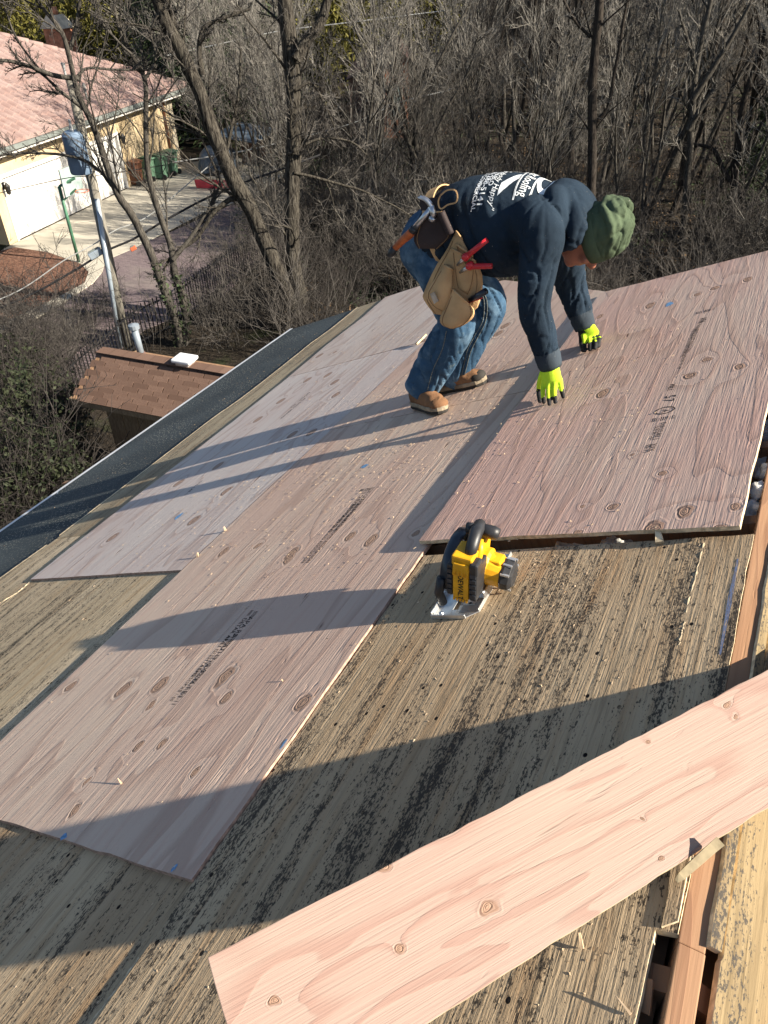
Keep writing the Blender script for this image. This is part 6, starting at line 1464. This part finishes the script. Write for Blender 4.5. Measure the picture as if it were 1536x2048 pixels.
# gear housing, neck, handle
part(MB().box(-.010, .036, .085, .150, .060, .165), 'gear_case', 'yellow_plastic', bevel=.008)
hn = MB().tube([(.024, .040, .165), (.024, .062, .192), (.020, .095, .206), (.014, .135, .198), (.010, .160, .150)], [.014, .0155, .0165, .016, .016], 14); part(hn, 'handle', 'black_plastic', smooth=True)
part(MB().tube([(.036, .055, .135), (.040, .072, .178), (.036, .090, .194)], [.010, .010, .005], 10), 'handle_stripe', 'yellow_plastic', smooth=True)
part(MB().tube([(.010, .155, .150), (.010, .170, .125), (.010, .160, .10)], [.020, .020, .022], 12), 'front_neck', 'yellow_plastic', smooth=True)
part(MB().tube([(.015, .125, .192), (.050, .135, .186), (.064, .136, .184)], [.017, .0175, .014], 14), 'front_grip', 'black_plastic', smooth=True)
part(MB().tube([(-.012, .115, .196), (.006, .118, .198)], [.014, .014], 12), 'lock_knob', 'black_plastic', smooth=True)
# motor to the right, stepped, black vented end
mt = MB().tube([(.028, .110, .094), (.050, .110, .094), (.052, .110, .094), (.088, .110, .090), (.090, .110, .090)], [.050, .050, .043, .038, .036], 20); part(mt, 'motor', 'yellow_plastic', smooth=False, bevel=.001)
part(MB().box(.036, .086, .090, .130, .118, .134), 'motor_top', 'yellow_plastic', bevel=.005)
part(MB().tube([(.088, .110, .090), (.093, .110, .090), (.110, .110, .088), (.117, .110, .088)], [.040, .042, .038, .027], 10), 'motor_cap', 'black_plastic', bevel=.001)
for i in range(8):
    a = math.pi * (.2 + i * .2); part(MB().box(-.0025, .0025, -.003, .003, -.011, .011, m=Matrix.Translation((.102, .110 - .0405 * math.cos(a), .089 + .0405 * math.sin(a))) @ Matrix.Rotation(math.pi / 2, 4, 'Y')), 'vent_rib', 'grey_metal')
part(MB().box(.058, .086, .060, .11, .018, .040), 'shoe_lever', 'steel', bevel=.004)
part(MB().tube([(.030, .12, .004), (.036, .12, .07)], [.010, .010], 8), 'shoe_post', 'steel')

# ------------------------------------------------------------------ chips, splinters and sawdust
def splinter(px, py, n, L, w, az, el, label, m='chip', group='stray splinters on the roof'):
    p = on_roof(px, py, n); rg_ = random.Random(px * 7 + py); V, F = box(-w / 2, w / 2, 0, L, 0, w * .5)
    V = [(x * (1 if y == 0 else .45) + rg_.uniform(-.1, .1) * w, y, z + rg_.uniform(-.1, .1) * w) for x, y, z in V]
    o = link('splinter', mesh(V, F, M[m]), None, frame(p + AN * .001, AV, AY, AN) @ Matrix.Rotation(az, 4, 'Z') @ Matrix.Rotation(el, 4, 'X')); return tag(o, label, 'splinter', group)
splinter(244, 1568, 0, .018, .005, 1.2, .9, 'tiny upright splinter casting a long shadow on the rosy sheet')
splinter(452, 1062, 0, .020, .010, .6, 1.0, 'pale chip standing at the seam, upper of the two with long shadows')
splinter(396, 1114, 0, .018, .011, .2, .8, 'pale chip at the seam beside the dark notch')
splinter(833, 690, 0, .10, .022, -.5, .22, 'raised pale splinter torn up at the seam left of the knees')
splinter(1262, 2030, OR, .03, .004, 1.0, .25, 'long thin chip lying on the old boards at the bottom edge')
splinter(1165, 1898, OR, .022, .006, .3, .6, 'small upright chip on the old boards under the pale board')
splinter(566, 1363, 0, .007, .004, .9, .9, 'tiny chip between the knots and the right edge of the rosy sheet')
splinter(1320, 1088, OR, .05, .022, .2, .35, 'torn lump of wood at the edge of the loose sheet', 'edge')
p = on_roof(1352, 1762, .012); q = on_roof(1440, 1682, .030); d_ = unit(q - p); L_ = np.linalg.norm(q - p); xx = unit(np.cross(d_, AN + .9 * AV)); st = []
r9 = random.Random(2); V = []; 
for t, w, h in ((0, .003, .003), (.12, .006, .005), (.5, .0075, .006), (.85, .008, .006), (1.0, .0075, .006)):
    for a, b in ((-1, 0), (1, 0), (1, 1), (-1, 1)): V.append(p + d_ * L_ * t + xx * w * a * r9.uniform(.85, 1.1) + np.cross(xx, d_) * h * b * r9.uniform(.85, 1.1))
F = [(3, 2, 1, 0), (16, 17, 18, 19)] + [(4 * i + j, 4 * i + (j + 1) % 4, 4 * i + 4 + (j + 1) % 4, 4 * i + 4 + j) for i in range(4) for j in range(4)]
tag(link('wood_stick', mesh(V, F, [M['board_edge']])), 'pale split stick lying across the ridge slot', 'stick')
rg_ = np.random.RandomState(5)
for i, (px, py, L, az, lab) in enumerate(((1262, 2010, .06, .25, 'broken reddish lath end in the ridge slot, taller one'), (1285, 1995, .045, -.15, 'broken reddish lath end in the ridge slot, shorter one'))):
    V, F = box(-.012, .012, 0, L, -.002, .004); V = [(x * (1 - .7 * (y > 0)), y, z) for x, y, z in V]
    tag(link('lath_end', mesh(V, F, M['lumber']), None, frame(on_roof(px, py + 30, -.03), AV, AY, AN) @ Matrix.Rotation(az, 4, 'Z') @ Matrix.Rotation(.25, 4, 'X')), lab, 'lath')
# sawdust
def dust(n, area, m, seed, size, n0, name, label):
    rg_ = np.random.RandomState(seed); C_ = []
    for (px, py, rx, ry, k) in area:
        c = uvn(on_roof(px, py, n0)); 
        for _ in range(int(n * k)): C_.append((c[0] + rg_.randn() * ry, c[1] + rg_.randn() * rx))
    V = []; F = []
    for u, v in C_:
        if not (-1.2 < u < 5.9 and -4.9 < v < -.42): continue
        if u < 1.7 and v > -1.345: z = OR
        elif v < -3.82: z = -T
        elif u > 1.69 and v > -1.40: z = .0222
        elif u < .5 or (u < 1.69 and v < -2.57): z = -T
        else: z = .0016
        if v < -4.15: z = -.0205
        a = rg_.uniform(0, 6.28); L = size * rg_.uniform(.5, 1.6); w = size * .4 * rg_.uniform(.5, 1.3); h = .0012 + size * .22 * rg_.rand(); c_, s_ = math.cos(a), math.sin(a); b = len(V)
        for x, y, zz in ((-L, -w, .0002), (L, -w * .4, .0004), (L * .7, w, h), (-L * .8, w * .8, h * .6)): V.append(roofp(u + x * s_ + y * c_, v + x * c_ - y * s_, z + zz))
        F += [(b, b + 1, b + 2, b + 3), (b, b + 3, b + 2), (b, b + 2, b + 1)][:1]
    tag(link(name, mesh(V, F, M[m])), label, kind='stuff')
dust(900, [(860, 850, .55, .45, .7), (700, 900, .7, .6, .7), (600, 1000, .6, .5, .3), (780, 700, .4, .5, .3)], 'chip', 3, .0042, 0, 'sawdust', 'pale sawdust sprinkled on the new sheets round the worker')
dust(260, [(1150, 1900, .2, .2, .8), (150, 1980, .4, .25, .9)], 'chip', 14, .0018, OR, 'sawdust', 'fine pale dust on the old boards near the pale board')
dust(420, [(1075, 1165, .10, .10, .25), (950, 1300, .35, .3, .25)], 'chip', 4, .0034, -T, 'sawdust', 'pale sawdust and chips on the old boards by the saw')
dust(260, [(200, 960, .35, .8, .6), (560, 730, .2, .5, .8)], 'chip', 6, .004, -.02, 'sawdust', 'pale specks of debris on the black underlayment')
# insulation in the open rafter bay beyond the loose sheet
fl = MB(); rg_ = np.random.RandomState(8)
sh_ = [ellipsoid(roofp(u, v, n), (AV, AY, AN), (r, r * 1.2, r * .8), 8) for u, v, n, r in ((1.95, -.385, -.035, .03), (2.05, -.375, -.035, .026), (1.88, -.40, -.06, .04), (2.2, -.40, -.10, .06), (1.76, -.40, -.12, .06), (2.4, -.42, -.12, .07), (1.80, -.9, -.10, .07), (1.78, -.75, -.09, .06))]
co, fs, nr = fuse(sh_, .008, 2); co = co + nr * (.012 * vnoise(co * 60, 4) + .006 * vnoise(co * 150, 5))[:, None]
tag(link('insulation', mesh(co, fs, M['fluff'], None, True), house), kind='stuff')
